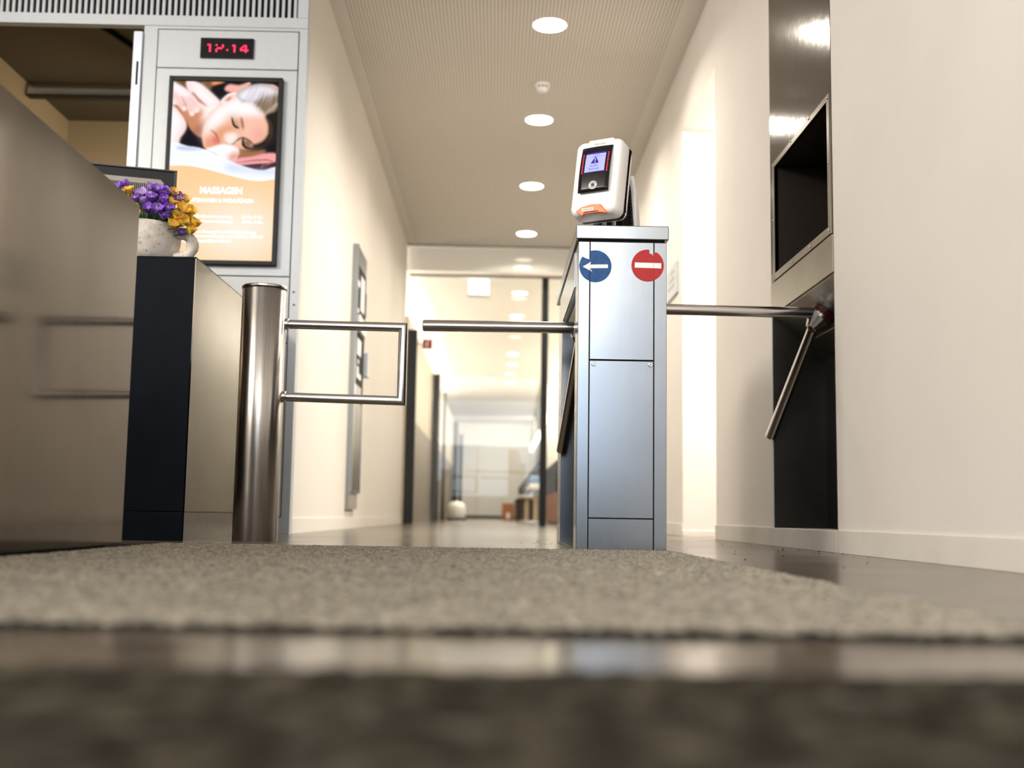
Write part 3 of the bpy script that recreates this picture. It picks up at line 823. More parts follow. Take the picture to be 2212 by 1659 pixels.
# ------------------------------------------------------------------ stone cup planter
CUP = Vector((-1.303, 4.125, 0.989))
cu = empty('cup_planter', CUP, 'large grey stone coffee cup used as a planter on the dark counter', 'planter')
b = BM(); lathe(b, [(0.100, 0.0), (0.112, 0.004), (0.124, 0.035), (0.133, 0.08), (0.137, 0.125), (0.136, 0.141), (0.130, 0.143), (0.124, 0.138), (0.122, 0.11), (0.02, 0.105)], 72)
obj('cup_body', b, 'stone', cu, smooth=True)
hp = []
for i in range(19):
    a = math.radians(100-i*11.5)
    hp.append((0.128+0.052*math.cos(a)+0.008, -0.02, 0.070+0.046*math.sin(a)))
b = BM(); tube(b, hp, [0.0205+0.002*math.sin(i*0.9) for i in range(19)], 20); obj('cup_handle', b, 'stone', cu, smooth=True)

# flowers
fl = empty('crocus_bouquet', CUP+Vector((0, 0, 0.106)), 'purple and yellow crocuses growing out of the stone cup', 'flowers')
def petal(bm, Mx, L, W, curl):
    n = 6; rows = []
    for i in range(n+1):
        t_ = i/n; w = W*(0.30, 0.58, 0.84, 1.0, 1.02, 0.84, 0.34)[i]
        zc = L*t_; out = curl*L*0.75*(t_**1.3)+0.34*L*math.sin(PI*t_*0.62)
        row = [Mx @ Vector((out+abs(s_)*-0.25*w, s_*w/2, zc*(1-0.25*curl))) for s_ in (-1, 0, 1)]
        rows.append([bm.verts.new(p) for p in row])
    for r1, r2 in zip(rows, rows[1:]):
        for c_ in range(2): bm.faces.new((r1[c_], r1[c_+1], r2[c_+1], r2[c_]))
def crocus(loc, direc, size, kind, open_):
    q = Vector((0, 0, 1)).rotation_difference(Vector(direc).normalized()).to_matrix().to_4x4()
    Mt = Matrix.Translation(loc) @ q
    e = {'p': ('purple_crocus', 'purple'), 'l': ('purple_crocus', 'lilac'), 'y': ('yellow_crocus', 'yellow')}[kind]
    b = BM()
    for i in range(6):
        Mx = Mt @ Matrix.Rotation(2*PI*i/6+random.uniform(-.15, .15)+loc[0]*30, 4, 'Z') @ Matrix.Translation((size*0.05, 0, 0))
        petal(b, Mx, size*random.uniform(.85, 1.05), size*0.86, open_*(1.0 if i % 2 else 0.75))
    f = obj(e[0], b, e[1], fl, smooth=True)
    s_ = f.modifiers.new('sol', 'SOLIDIFY'); s_.thickness = 0.0006
    sb = f.modifiers.new('sub', 'SUBSURF'); sb.levels = 1; sb.render_levels = 1
    b = BM()
    for i in range(3):
        a = 2*PI*i/3
        tube(b, [Mt @ Vector((0, 0, 0.1*size)), Mt @ Vector((0.14*size*math.cos(a), 0.14*size*math.sin(a), 0.75*size))], 0.0011, 6)
    obj('stamens', b, 'cream', f)
    b = BM(); base = Vector((loc[0]*0.35, loc[1]*0.35, 0.0)); mid = Vector(loc)*0.75+Vector((0, 0, -0.004))
    tube(b, [base, mid, Vector(loc)], 0.002, 6)
    obj('stalk', b, 'leaf', f)
def at_px(px, py, Y):   # place around the cup from measured positions (metres relative to the cup)
    X = (px-1069)/2480*Y; return X
fl_spec = [  # dx, dy, dz above bouquet base, kind, size
    (-0.040, -0.09, 0.145, 'p', .036), (-0.020, -0.115, 0.122, 'y', .034), (0.035, -0.05, 0.150, 'l', .034), (0.015, -0.10, 0.118, 'l', .032), (0.048, -0.10, 0.105, 'l', .034),
    (0.075, -0.10, 0.130, 'p', .040), (0.095, -0.09, 0.120, 'p', .042), (0.062, -0.115, 0.098, 'p', .036), (0.100, -0.11, 0.094, 'p', .038), (0.085, -0.13, 0.068, 'p', .042), (0.118, -0.11, 0.075, 'p', .040),
    (0.118, -0.07, 0.128, 'y', .034), (0.138, -0.07, 0.110, 'p', .038), (0.158, -0.05, 0.112, 'y', .036), (0.160, -0.07, 0.088, 'y', .044), (0.178, -0.05, 0.085, 'y', .040), (0.140, -0.08, 0.065, 'y', .038),
    (0.160, -0.08, 0.035, 'y', .046), (0.195, -0.05, 0.040, 'y', .042), (0.185, -0.06, 0.012, 'y', .040), (0.152, -0.06, 0.000, 'p', .026),
    (0.005, -0.125, 0.070, 'y', .038), (0.012, -0.13, 0.050, 'y', .034), (-0.075, -0.08, 0.135, 'p', .036), (-0.110, -0.06, 0.10, 'y', .038), (-0.06, 0.05, 0.14, 'y', .036), (0.06, 0.06, 0.13, 'p', .036), (-0.13, 0.0, 0.08, 'p', .036),
    (0.050, -0.115, 0.075, 'p', .036), (0.105, -0.115, 0.050, 'p', .034), (0.125, -0.09, 0.092, 'y', .036), (0.145, -0.09, 0.050, 'y', .036), (0.135, -0.10, 0.020, 'y', .034), (0.030, -0.11, 0.092, 'l', .030), (0.170, -0.06, 0.060, 'y', .038), (0.005, -0.12, 0.095, 'p', .030), (0.070, -0.09, 0.112, 'p', .036)]
for (dx, dy, dz, kd, szz) in fl_spec:
    dz = dz*(1.12 if dz > 0.09 else 0.95)
    d_ = Vector((dx*3.2+random.uniform(-.15, .15), -0.35+dy*2.2, 0.55+random.uniform(-.1, .2)))
    p = Vector((dx, dy, dz))-d_.normalized()*szz*0.35
    crocus(p, d_, szz, kd, random.uniform(0.15, 0.6))
def blade(pts, w, mat, name='leaf'):
    b = BM(); P = [Vector(p) for p in pts]; L_, R_ = [], []
    for i, p in enumerate(P):
        t_ = i/(len(P)-1); ww = w*math.sin(PI*(0.15+0.85*t_))+0.0003
        L_.append(b.verts.new(p+Vector((-ww/2, 0.001, 0)))); R_.append(b.verts.new(p+Vector((ww/2, -0.001, 0))))
    for i in range(len(P)-1): b.faces.new((L_[i], R_[i], R_[i+1], L_[i+1]))
    o = obj(name, b, mat, fl, smooth=True); s_ = o.modifiers.new('sol', 'SOLIDIFY'); s_.thickness = 0.0008
for i in range(70):
    a = random.uniform(0, 2*PI); r_ = random.uniform(0.02, 0.10); h_ = random.uniform(0.06, 0.115); lean = random.uniform(0.2, 1.0)
    bx, by = r_*math.cos(a), r_*math.sin(a)*0.8
    blade([(bx*(1+lean*s_*0.55), by*(1+lean*s_*0.55), h_*s_*(1-0.15*lean*s_)) for s_ in (0, .25, .5, .75, 1)], random.uniform(0.012, 0.024), 'leaf')
blade([(-0.02, -0.03, 0.06), (-0.024, -0.04, 0.12), (-0.03, -0.05, 0.165)], 0.03, 'leaf')
for pts in ([(0.03, -0.05, 0.09), (0.028, -0.06, 0.14), (0.012, -0.07, 0.172)], [(0.11, -0.12, 0.06), (0.15, -0.12, 0.068), (0.19, -0.11, 0.055)],
            [(0.12, -0.12, 0.05), (0.13, -0.13, 0.03), (0.145, -0.13, 0.012)], [(0.16, -0.1, 0.03), (0.19, -0.1, 0.01), (0.205, -0.1, -0.03)], [(0.18, -0.06, 0.06), (0.2, -0.06, 0.075), (0.215, -0.06, 0.085)]):
    b = BM(); tube(b, pts, 0.0009, 6); obj('grass_blade', b, 'stem', fl)

# ------------------------------------------------------------------ gate post and swing gate
gp = empty('swing_gate', (-0.853, 4.135, 0), 'round brushed steel post carrying a square tubular swing gate arm', 'gate')
b = BM(); lathe(b, [(0.0795, 0.0), (0.0795, 0.905)], 72); obj('post', b, 'steel_post', gp, smooth=False)
for p in gp.children[0].data.polygons: p.use_smooth = abs(p.normal.z) < 0.5
b = BM(); lathe(b, [(0.076, 0.905), (0.076, 0.908)], 72); obj('joint', b, 'gap', gp)
b = BM(); lathe(b, [(0.081, 0.908), (0.082, 0.911), (0.082, 0.916), (0.080, 0.919)], 72); obj('cap', b, 'steel_tube', gp)
ga = empty('gate_arm', (0, 0, 0)); ga.parent = gp
b = BM(); tube(b, [(0.070, 0, 0.783), (0.508, 0, 0.779), (0.508, 0, 0.510), (0.070, 0, 0.518)], 0.0168, 32)
o = obj('gate_arm', b, 'steel_tube', gp, smooth=True)
m2 = o.modifiers.new('es', 'EDGE_SPLIT'); m2.split_angle = math.radians(35)
bpy.data.objects.remove(ga)
b = BM()
for z in (0.783, 0.518): lathe(b, [(0.021, 0.0), (0.021, 0.012), (0.0172, 0.014)], 32, Matrix.Translation((0.0785, 0, z)) @ Matrix.Rotation(PI/2, 4, 'Y'))
obj('collars', b, 'steel_tube', gp)

# ------------------------------------------------------------------ turnstile hub builder
def hub_and_arms(parent, base, side, arm_dir_tip, drop_tip, arm_start, drop_start):
    """base: centre of the hub's foot; side: -1 arms reach to -X; tips and starts in parent space"""
    ax = Vector((0.66*side, 0, -0.75)).normalized()
    q = Vector((0, 0, 1)).rotation_difference(ax).to_matrix().to_4x4()
    Mt = Matrix.Translation(base) @ q
    b = BM(); lathe(b, [(0.055, -0.006), (0.055, 0.001), (0.048, 0.004)], 48, Mt); hb = obj('hub_foot', b, 'black', parent)
    b = BM(); pr = []
    for i in range(4):
        z0 = 0.004+i*0.0075
        pr += [(0.0490-0.0008*i, z0), (0.0505-0.0008*i, z0+0.002), (0.0505-0.0008*i, z0+0.0055), (0.0475-0.0008*i, z0+0.0073)]
    lathe(b, pr, 56, Mt); obj('hub_rings', b, 'ring_red', parent)
    b = BM(); lathe(b, [(0.0470, 0.0335), (0.0475, 0.036), (0.0470, 0.048), (0.024, 0.092), (0.018, 0.095)], 56, Mt); obj('hub_cone', b, 'steel_tube', parent)
    b = BM(); lathe(b, [(0.022, 0.0), (0.023, 0.012), (0.014, 0.024), (0.004, 0.028)], 32, Matrix.Translation(Mt @ Vector((0, 0, 0.075))) @ Vector((0, 0, 1)).rotation_difference(Vector((0.5*side, -0.55, -0.7)).normalized()).to_matrix().to_4x4())
    obj('socket_plug', b, 'ring_red', parent, smooth=True)
    for nm, s_, e in (('blocking_arm', arm_start, arm_dir_tip), ('dropped_arm', drop_start, drop_tip)):
        s_ = Vector(s_); e = Vector(e); d_ = (e-s_).normalized()
        b = BM(); tube(b, [s_, e-d_*0.003, e], [0.0205, 0.0205, 0.0185], 40)
        o = obj(nm, b, 'steel_tube', parent, smooth=True); m2 = o.modifiers.new('es', 'EDGE_SPLIT'); m2.split_angle = math.radians(30)

# ------------------------------------------------------------------ turnstile pedestal
PX0, PX1, PY = 0.246, 0.521, 3.50
pd = empty('turnstile_pedestal', (PX0, PY, 0), 'tall narrow brushed steel turnstile pedestal with blue and red round stickers', 'turnstile')
W_ = PX1-PX0
# local coordinates: x 0..W_, y 0..1.15
sw = 0.035
b = BM(); box(b, 0, sw, 0.0, 0.12, 0, 0.957); obj('corner_profile', b, 'steel', pd, bevel=0.0015)
b = BM(); box(b, W_-0.039, W_, 0.0, 0.12, 0, 0.957); obj('corner_profile', b, 'steel', pd, bevel=0.0015)
boxo('inner_core', (sw-0.002, W_-0.037, 0.007, 0.115, 0.0, 0.955), 'gap', pd)
boxo('upper_panel', (sw+0.0022, W_-0.0412, 0.001, 0.010, 0.5875, 0.957), 'steel', pd, bevel=0.001)
boxo('middle_panel', (sw+0.0022, W_-0.0412, 0.001, 0.010, 0.1025, 0.5835), 'steel', pd, bevel=0.001)
boxo('lower_panel', (sw+0.0022, W_-0.0412, 0.001, 0.010, 0.0, 0.0995), 'steel', pd, bevel=0.001)
for x in (0.050, 0.225):
    b = BM(); lathe(b, [(0.0075, 0.0), (0.0075, 0.0012), (0.0055, 0.0024)], 24, Matrix.Translation((x, 0.001, 0.573)) @ FACE_Y)
    so = obj('panel_screw', b, 'steel_tube', pd)
    b = BM(); lathe(b, [(0.0022, 0.0), (0.0022, 0.0028)], 6, Matrix.Translation((x, 0.001, 0.573)) @ FACE_Y); obj('hex_socket', b, 'gap', so)
# top cap with side lips, dark joint under it
boxo('cap_joint', (0.006, W_-0.006, 0.006, 1.14, 0.957, 0.9645), 'gap', pd)
boxo('cap', (-0.008, W_+0.006, -0.006, 1.15, 0.9645, 1.009), 'steel', pd, bevel=0.003)
# rear column
boxo('rear_column', (0.004, W_, 0.93, 1.15, 0.0, 0.957), 'steel', pd, bevel=0.0015)
# housing with the slanted underside where the hub sits
b = BM(); prism(b, [(0.0, 0.957), (0.0, 0.835), (0.018, 0.832), (0.17, 0.70), (W_, 0.70), (W_, 0.957)], 'y', 0.12, 0.93); obj('mechanism_housing', b, 'steel', pd, bevel=0.001)
boxo('side_lip', (-0.004, 0.0, 0.12, 0.93, 0.835, 0.95), 'steel', pd, bevel=0.001)
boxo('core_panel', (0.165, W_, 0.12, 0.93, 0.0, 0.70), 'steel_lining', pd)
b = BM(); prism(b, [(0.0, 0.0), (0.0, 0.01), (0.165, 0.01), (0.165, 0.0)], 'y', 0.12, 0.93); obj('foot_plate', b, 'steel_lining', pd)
hub_and_arms(pd, (0.092, 0.545, 0.800), -1, (-0.515, 0.56, 0.775), (0.004, 0.885, 0.352), (0.055, 0.55, 0.775), (0.055, 0.560, 0.760))

# stickers on the pedestal front (each its own thing)
def disc_poly(cx, cz, r, notch=None, n=72):
    return [(cx+r*math.cos(2*PI*i/n), cz+r*math.sin(2*PI*i/n)) for i in range(n)]
def flat(bm, pts, y0, y1):
    prism(bm, pts, 'y', y0, y1)
sb = empty('direction_sticker', (0.2985, PY, 0.879), 'blue round sticker with a white arrow pointing left, on the pedestal', 'sticker')
R = 0.0503
pts = []
for i in range(97):
    a = 2*PI*i/96; deg = math.degrees(a) % 360
    r_ = R
    x_, z_ = r_*math.cos(a), r_*math.sin(a)
    if 116 < deg < 148:   # torn notch at the upper left, where the film misses the profile
        continue
    pts.append((x_, z_))
# rebuild with the notch walked in
pts = [(R*math.cos(math.radians(d_)), R*math.sin(math.radians(d_))) for d_ in range(150, 360+111, 3)]
pts += [(-0.0165, 0.046), (-0.0170, 0.0205), (-0.0345, 0.0265), (-0.0400, 0.0300)]
b = BM(); prism(b, pts, 'y', -0.0018, -0.0003); obj('blue_film', b, 'blue', sb)
ar = [(-0.0395, -0.0025), (-0.0135, 0.0135), (-0.0165, 0.0045), (0.0390, 0.0060), (0.0390, -0.0055), (-0.0160, -0.0070), (-0.0100, -0.0180)]
b = BM(); prism(b, ar, 'y', -0.0024, -0.0017); obj('white_arrow', b, 'film_white', sb)
boxo('seam_crease', (-0.0175, -0.0160, -0.0026, -0.0016, -0.048, -0.008), 'gap', sb)
sb = empty('no_entry_sticker', (0.4615, PY, 0.8845), 'red round no entry sticker with a white bar, on the pedestal', 'sticker')
pts = [(R*math.cos(math.radians(d_)), R*math.sin(math.radians(d_))) for d_ in range(86, 360+56, 3)]
pts += [(0.0240, 0.0425), (0.0190, 0.0360), (0.0165, 0.0300), (0.0130, 0.0360), (0.0060, 0.0370), (0.0045, 0.0490)]
b = BM(); prism(b, pts, 'y', -0.0018, -0.0003); obj('red_film', b, 'red', sb)
b = BM(); prism(b, [(-0.0405, 0.0085), (0.0420, 0.0075), (0.0420, -0.0090), (-0.0405, -0.0080)], 'y', -0.0024, -0.0017); obj('white_bar', b, 'film_white', sb)
boxo('seam_crease', (0.0178, 0.0184, -0.0026, -0.0016, -0.045, 0.030), 'red', sb)

# ------------------------------------------------------------------ wall-mounted turnstile unit on the right
wu_ = empty('wall_turnstile', (XR, 3.79, 0), 'wall-mounted steel turnstile unit with a tripod hub, set in the right wall', 'turnstile')
L = 0.873
b = BM()
# front sheet above the slot with the rectangular opening of the dark box
ry0, ry1, rz0, rz1 = 0.045, 0.80, 1.105, 1.55
f0, f1 = -0.002, 0.012
box(b, f0, f1, 0.0, L, 0.955+0.12, rz0+0.0); box(b, f0, f1, 0.0, L, rz1, 2.6)
box(b, f0, f1, 0.0, ry0, rz0, rz1); box(b, f0, f1, ry1, L, rz0, rz1)
obj('face_sheet', b, 'steel_wall', wu_)
boxo('lower_band', (-0.004, 0.012, 0.0, L, 0.940, 1.070), 'steel_band', wu_, bevel=0.001)
b = BM(); box(b, 0.0, 0.012, 0.002, L-0.002, 1.070, 1.075); obj('band_joint', b, 'gap', wu_)
# raised frame round the dark box, with screws
b = BM(); fr_ = 0.028
box(b, -0.005, -0.002, ry0-fr_, ry1+fr_, rz0-fr_, rz0); box(b, -0.005, -0.002, ry0-fr_, ry1+fr_, rz1, rz1+0.022)
box(b, -0.005, -0.002, ry0-fr_, ry0, rz0, rz1); box(b, -0.005, -0.002, ry1, ry1+fr_, rz0, rz1)
bf = obj('box_frame', b, 'steel_band', wu_, bevel=0.0005)
for (yy, zz) in [(ry0-0.014, rz1+0.01), (ry0-0.014, 1.33), (ry0-0.014, rz0-0.014), (0.27, rz0-0.014), (0.53, rz0-0.014), (ry1+0.014, rz0-0.014), (ry1+0.014, 1.33), (ry1+0.014, rz1+0.012), (0.27, rz1+0.02), (0.53, rz1+0.02)]:
    b = BM(); lathe(b, [(0.0055, 0), (0.005, 0.0025), (0.002, 0.0035)], 16, Matrix.Translation((-0.005, yy, zz)) @ Matrix.Rotation(-PI/2, 4, 'Y'))
    obj('screw', b, 'steel_tube', bf)
b = BM()   # dark box interior: five faces of plate
box(b, 0.012, 0.24, ry0-0.012, ry0, rz0, rz1); box(b, 0.012, 0.24, ry1, ry1+0.012, rz0, rz1)
box(b, 0.012, 0.24, ry0-0.012, ry1+0.012, rz1, rz1+0.012); box(b, 0.012, 0.24, ry0-0.012, ry1+0.012, rz0-0.012, rz0)
box(b, 0.24, 0.252, ry0-0.012, ry1+0.012, rz0-0.012, rz1+0.012)
obj('dark_box', b, 'recess', wu_)
# slot below: lining with slanted underside of the housing
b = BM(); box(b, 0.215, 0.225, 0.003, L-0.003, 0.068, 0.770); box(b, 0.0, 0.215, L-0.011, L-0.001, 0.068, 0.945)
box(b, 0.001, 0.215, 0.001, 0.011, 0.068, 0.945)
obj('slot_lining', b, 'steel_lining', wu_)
boxo('slot_sill', (0.0, 0.22, 0.002, L-0.002, 0.066, 0.073), 'base', wu_)
b = BM(); prism(b, [(0.004, 0.940), (0.004, 0.934), (0.018, 0.922), (0.130, 0.828), (0.130, 0.960), (0.02, 0.960)], 'y', 0.012, L-0.012); obj('slanted_plate', b, 'steel_slant', wu_, bevel=0.0005)
b = BM(); prism(b, [(0.1315, 0.8245), (0.215, 0.757), (0.215, 0.900), (0.1315, 0.900)], 'y', 0.012, L-0.012); obj('rear_slanted_plate', b, 'steel_slant', wu_, bevel=0.0005)
b = BM(); d_ = Vector((0.112, 0, -0.094)).normalized()
prism(b, [(0.018, 0.9205), (0.020, 0.9185), (0.129, 0.827), (0.1275, 0.8285)], 'y', 0.262, 0.2635); obj('plate_seam', b, 'gap', wu_)
boxo('edge_trim', (-0.003, 0.001, L-0.006, L+0.001, 0.072, 0.94), 'alu', wu_)
b = BM()
for (xx, yy) in ((0.035, 0.17), (0.035, 0.50), (0.11, 0.17), (0.11, 0.56)):
    zz = 0.922-0.839*(xx-0.018); lathe(b, [(0.0035, 0.0), (0.003, 0.0006)], 10, Matrix.Translation((xx, yy, zz)) @ Vector((0, 0, 1)).rotation_difference(Vector((-0.64, 0, -0.77))).to_matrix().to_4x4())
obj('plate_holes', b, 'gap', wu_)
hub_and_arms(wu_, (0.090, 0.40, 0.866+0.014), -1, (-0.56, 0.385, 0.872), (-0.030, 0.800, 0.436), (0.045, 0.39, 0.868), (0.045, 0.395, 0.835))

# ------------------------------------------------------------------ card reader on the pedestal
cr_ = empty('card_reader', (0.350, 3.66, 1.009), 'white tilted card reader with a lit display on top of the pedestal', 'card reader')
b = BM(); box(b, -0.075, 0.075, -0.07, 0.07, 0.0, 0.010); obj('base_plate', b, 'white', cr_, bevel=0.003)
b = BM()
for x in (-0.012, 0.018): lathe(b, [(0.007, 0.01), (0.007, 0.05)], 20, Matrix.Translation((x, -0.04, 0)))
obj('stem_tubes', b, 'steel_tube', cr_)
a_y = math.radians(-30)
Rz = Matrix.Rotation(a_y, 4, 'Z')
# rear stand: black ribbed core and white shell
b = BM(); prism(b, [(0.0, 0.0), (0.105, 0.0), (0.07, 0.17), (0.05, 0.21), (0.02, 0.17)], 'x', -0.055, 0.055)
b.transform(Matrix.Translation((0.0, 0.0, 0.0)) @ Rz); obj('stand_core', b, 'black', cr_, bevel=0.004)
b = BM(); prism(b, [(0.075, 0.0), (0.125, 0.0), (0.100, 0.13), (0.075, 0.20), (0.055, 0.225), (0.045, 0.21), (0.065, 0.16)], 'x', -0.062, 0.062)
b.transform(Matrix.Translation((0.010, 0.016, 0)) @ Rz); obj('stand_shell', b, 'white', cr_, bevel=0.008, seg=4)
b = BM()
for i in range(16):
    z = 0.012+i*0.0105; yy = 0.066-0.14*z
    box(b, 0.055, 0.060, yy-0.012, yy+0.005, z, z+0.005)
b.transform(Rz); obj('stand_ribs', b, 'black_gloss', cr_)
# head: loft of rounded rectangles from the front face to the back
TILT = math.radians(-13)
Mh = Matrix.Translation((-0.038, -0.085, 0.039)) @ Rz @ Matrix.Rotation(TILT, 4, 'X')
HWd, HH = 0.166, 0.261
def rrect(w, h, r, cx, cz, n=8):
    out = []
    for (sx_, sz_, a0) in ((1, 1, 0), (-1, 1, 90), (-1, -1, 180), (1, -1, 270)):
        for i in range(n+1):
            a = math.radians(a0+90*i/n)
            out.append((cx+sx_*(w/2-r)+r*math.cos(a), cz+sz_*(h/2-r)+r*math.sin(a)))
    return out
def loft(bm, secs, Mx, bow):
    rings = []
    for (w, h, r, cz, y) in secs:
        ring = []
        for (x, z) in rrect(w, h, r, 0, cz):
            yy = y+bow(x, z)
            ring.append(bm.verts.new(Mx @ Vector((x, yy, z))))
        rings.append(ring)
    n = len(rings[0])
    for a, c_ in zip(rings, rings[1:]):
        for k_ in range(n): bm.faces.new((a[k_], a[(k_+1) % n], c_[(k_+1) % n], c_[k_]))
    bm.faces.new(rings[0][::-1]); bm.faces.new(rings[-1])
bow = lambda x, z: 0.55*((z-HH/2)**2) + 0.9*x*x
def bow2(x, z): return 0.9*((z-HH*0.55)**2)+0.9*x*x
HZ = HH/2
b = BM()
loft(b, [(HWd-0.034, HH-0.034, 0.016, HZ, -0.062), (HWd-0.018, HH-0.016, 0.018, HZ, -0.0605), (HWd-0.009, HH-0.006, 0.020, HZ, -0.055), (HWd-0.004, HH, 0.022, HZ, -0.046), (HWd+0.002, HH, 0.026, HZ, -0.012), (HWd, HH-0.002, 0.026, HZ, -0.006)], Mh, lambda x, z: bow2(x, z)-0.004)
obj('front_shell', b, 'white', cr_, smooth=True)
b = BM()
loft(b, [(HWd-0.006, HH-0.008, 0.024, HZ, -0.006), (HWd-0.006, HH-0.010, 0.024, HZ, 0.016)], Mh, lambda x, z: bow2(x, z)-0.004)
obj('ribbed_gasket', b, 'black', cr_)
b = BM()
loft(b, [(HWd-0.004, HH-0.014, 0.024, HZ, 0.015), (HWd-0.006, HH-0.018, 0.024, HZ, 0.027), (HWd-0.03, HH-0.05, 0.02, HZ, 0.036)], Mh, lambda x, z: bow2(x, z)-0.004)
obj('back_shell', b, 'white', cr_, smooth=True)
# ribs on the gasket side
b = BM()
for i in range(34):
    z = 0.028+i*0.0065; yb = bow2(HWd/2, z)-0.004
    box(b, HWd/2-0.004, HWd/2-0.0005, yb-0.005, yb+0.015, z, z+0.003)
b.transform(Mh); obj('gasket_ribs', b, 'black_gloss', cr_)
# face panel, display, leds and marks sit on the bowed front: build as a curved patch
def yface(x, z): return -0.062+bow2(x, z)-0.004
def patch(name, x0, x1, z0, z1, off, mat, parent=cr_, nx_=8, nz_=12, thick=0.0015, poly=None):
    b = BM()
    g_ = [[b.verts.new(Mh @ Vector((x0+(x1-x0)*i/nx_, yface(x0+(x1-x0)*i/nx_, z0+(z1-z0)*k_/nz_)-off, z0+(z1-z0)*k_/nz_))) for i in range(nx_+1)] for k_ in range(nz_+1)]
    g2 = [[b.verts.new(Mh @ Vector((x0+(x1-x0)*i/nx_, yface(x0+(x1-x0)*i/nx_, z0+(z1-z0)*k_/nz_)-off+thick, z0+(z1-z0)*k_/nz_))) for i in range(nx_+1)] for k_ in range(nz_+1)]
    for k_ in range(nz_):
        for i in range(nx_):
            b.faces.new((g_[k_][i], g_[k_][i+1], g_[k_+1][i+1], g_[k_+1][i]))
            b.faces.new((g2[k_][i], g2[k_+1][i], g2[k_+1][i+1], g2[k_][i+1]))
    for i in range(nx_):
        b.faces.new((g_[0][i], g2[0][i], g2[0][i+1], g_[0][i+1])); b.faces.new((g_[nz_][i], g_[nz_][i+1], g2[nz_][i+1], g2[nz_][i]))
    for k_ in range(nz_):
        b.faces.new((g_[k_][0], g_[k_+1][0], g2[k_+1][0], g2[k_][0])); b.faces.new((g_[k_][nx_], g2[k_][nx_], g2[k_+1][nx_], g_[k_+1][nx_]))
    return obj(name, b, mat, parent, smooth=True)
fp = patch('face_panel', -0.052, 0.054, 0.068, 0.230, 0.0012, 'black_gloss')
patch('display_glow', -0.0345, 0.0365, 0.135, 0.207, 0.0016, 'lcd_dark', cr_)
dl = patch('display', -0.0335, 0.0355, 0.136, 0.201, 0.0020, 'lcd', cr_)
def on_face(x, z, off=0.0024):
    # local frame tangent to the bowed face
    e = 0.001
    nrm = Vector((-(yface(x+e, z)-yface(x-e, z))/(2*e), 1, -(yface(x, z+e)-yface(x, z-e))/(2*e))).normalized()
    q = Vector((0, 1, 0)).rotation_difference(nrm).to_matrix().to_4x4()
    return Mh @ Matrix.Translation((x, yface(x, z)-off, z)) @ q @ FACE_Y
text_mesh('display_text', '12:13', 0.0105, 'lcd_mid', dl, on_face(0.002, 0.1955, 0.0026))
text_mesh('display_text', 'Außer', 0.0125, 'lcd_mid', dl, on_face(0.000, 0.1565, 0.0026))
text_mesh('display_text', 'Betrieb', 0.0125, 'lcd_mid', dl, on_face(0.000, 0.1450, 0.0026))
def flat_on(name, polys, x, z, off, mat, parent):
    b = BM(); Mx = on_face(x, z, off)
    for pl in polys:
        A = [b.verts.new(Mx @ Vector((p[0], p[1], 0.0003))) for p in pl]; B_ = [b.verts.new(Mx @ Vector((p[0], p[1], -0.0003))) for p in pl]
        b.faces.new(A); b.faces.new(B_[::-1]); n = len(pl)
        for k_ in range(n): b.faces.new((A[k_], B_[k_], B_[(k_+1) % n], A[(k_+1) % n]))
    return obj(name, b, mat, parent)
flat_on('warning_triangle', [[(-0.0135, -0.0105), (-0.0125, -0.0125), (0.0125, -0.0125), (0.0135, -0.0105), (0.0018, 0.0115), (-0.0018, 0.0115)]], 0.001, 0.1775, 0.0026, 'lcd_dark', dl)
flat_on('exclamation_mark', [[(-0.0022, 0.0050), (-0.0010, -0.0045), (0.0010, -0.0045), (0.0022, 0.0050), (0.0010, 0.0070), (-0.0010, 0.0070)], [(0.002*math.cos(a), -0.0082+0.002*math.sin(a)) for a in [i*PI/6 for i in range(12)]]], 0.001, 0.1775, 0.0032, 'lcd', dl)
flat_on('display_line', [[(-0.033, -0.0003), (0.033, -0.0003), (0.033, 0.0003), (-0.033, 0.0003)]], 0.001, 0.1895, 0.0026, 'lcd_mid', dl)
for sx_ in (-0.0425, 0.0445):
    b = BM()
    for i in range(10):
        z = 0.1355+i*0.0073
        lathe(b, [(0.0021, 0.0), (0.0015, 0.0012)], 10, on_face(sx_, z, 0.0016) )
    obj('led_column', b, 'led2', fp)
def ring_poly(r0, r1, a0, a1, n=24):
    A = [(r1*math.cos(math.radians(a0+(a1-a0)*i/n)), r1*math.sin(math.radians(a0+(a1-a0)*i/n))) for i in range(n+1)]
    B_ = [(r0*math.cos(math.radians(a0+(a1-a0)*i/n)), r0*math.sin(math.radians(a0+(a1-a0)*i/n))) for i in range(n+1)]
    return [[A[i], A[i+1], B_[i+1], B_[i]] for i in range(n)]
flat_on('ring_symbol', ring_poly(0.0115, 0.0140, 0, 360, 36)+ring_poly(0.0066, 0.0088, 0, 360, 30)+ring_poly(0.0066, 0.0125, -18, 18, 4)+ring_poly(0.0066, 0.0125, 162, 198, 4), 0.001, 0.0890, 0.0018, 'film_white', fp)
text_mesh('maker_mark', 'Gantner', 0.0125, 'ink', cr_, on_face(0.006, 0.2415, 0.0004), spacing=1.05, width=0.042)
b = BM(); loft(b, [(0.088, 0.012, 0.004, HH+0.002, -0.046), (0.088, 0.012, 0.004, HH+0.002, -0.012)], Mh, lambda x, z: bow2(x, HH)-0.006)
obj('signal_light', b, 'top_glow', cr_, smooth=True)
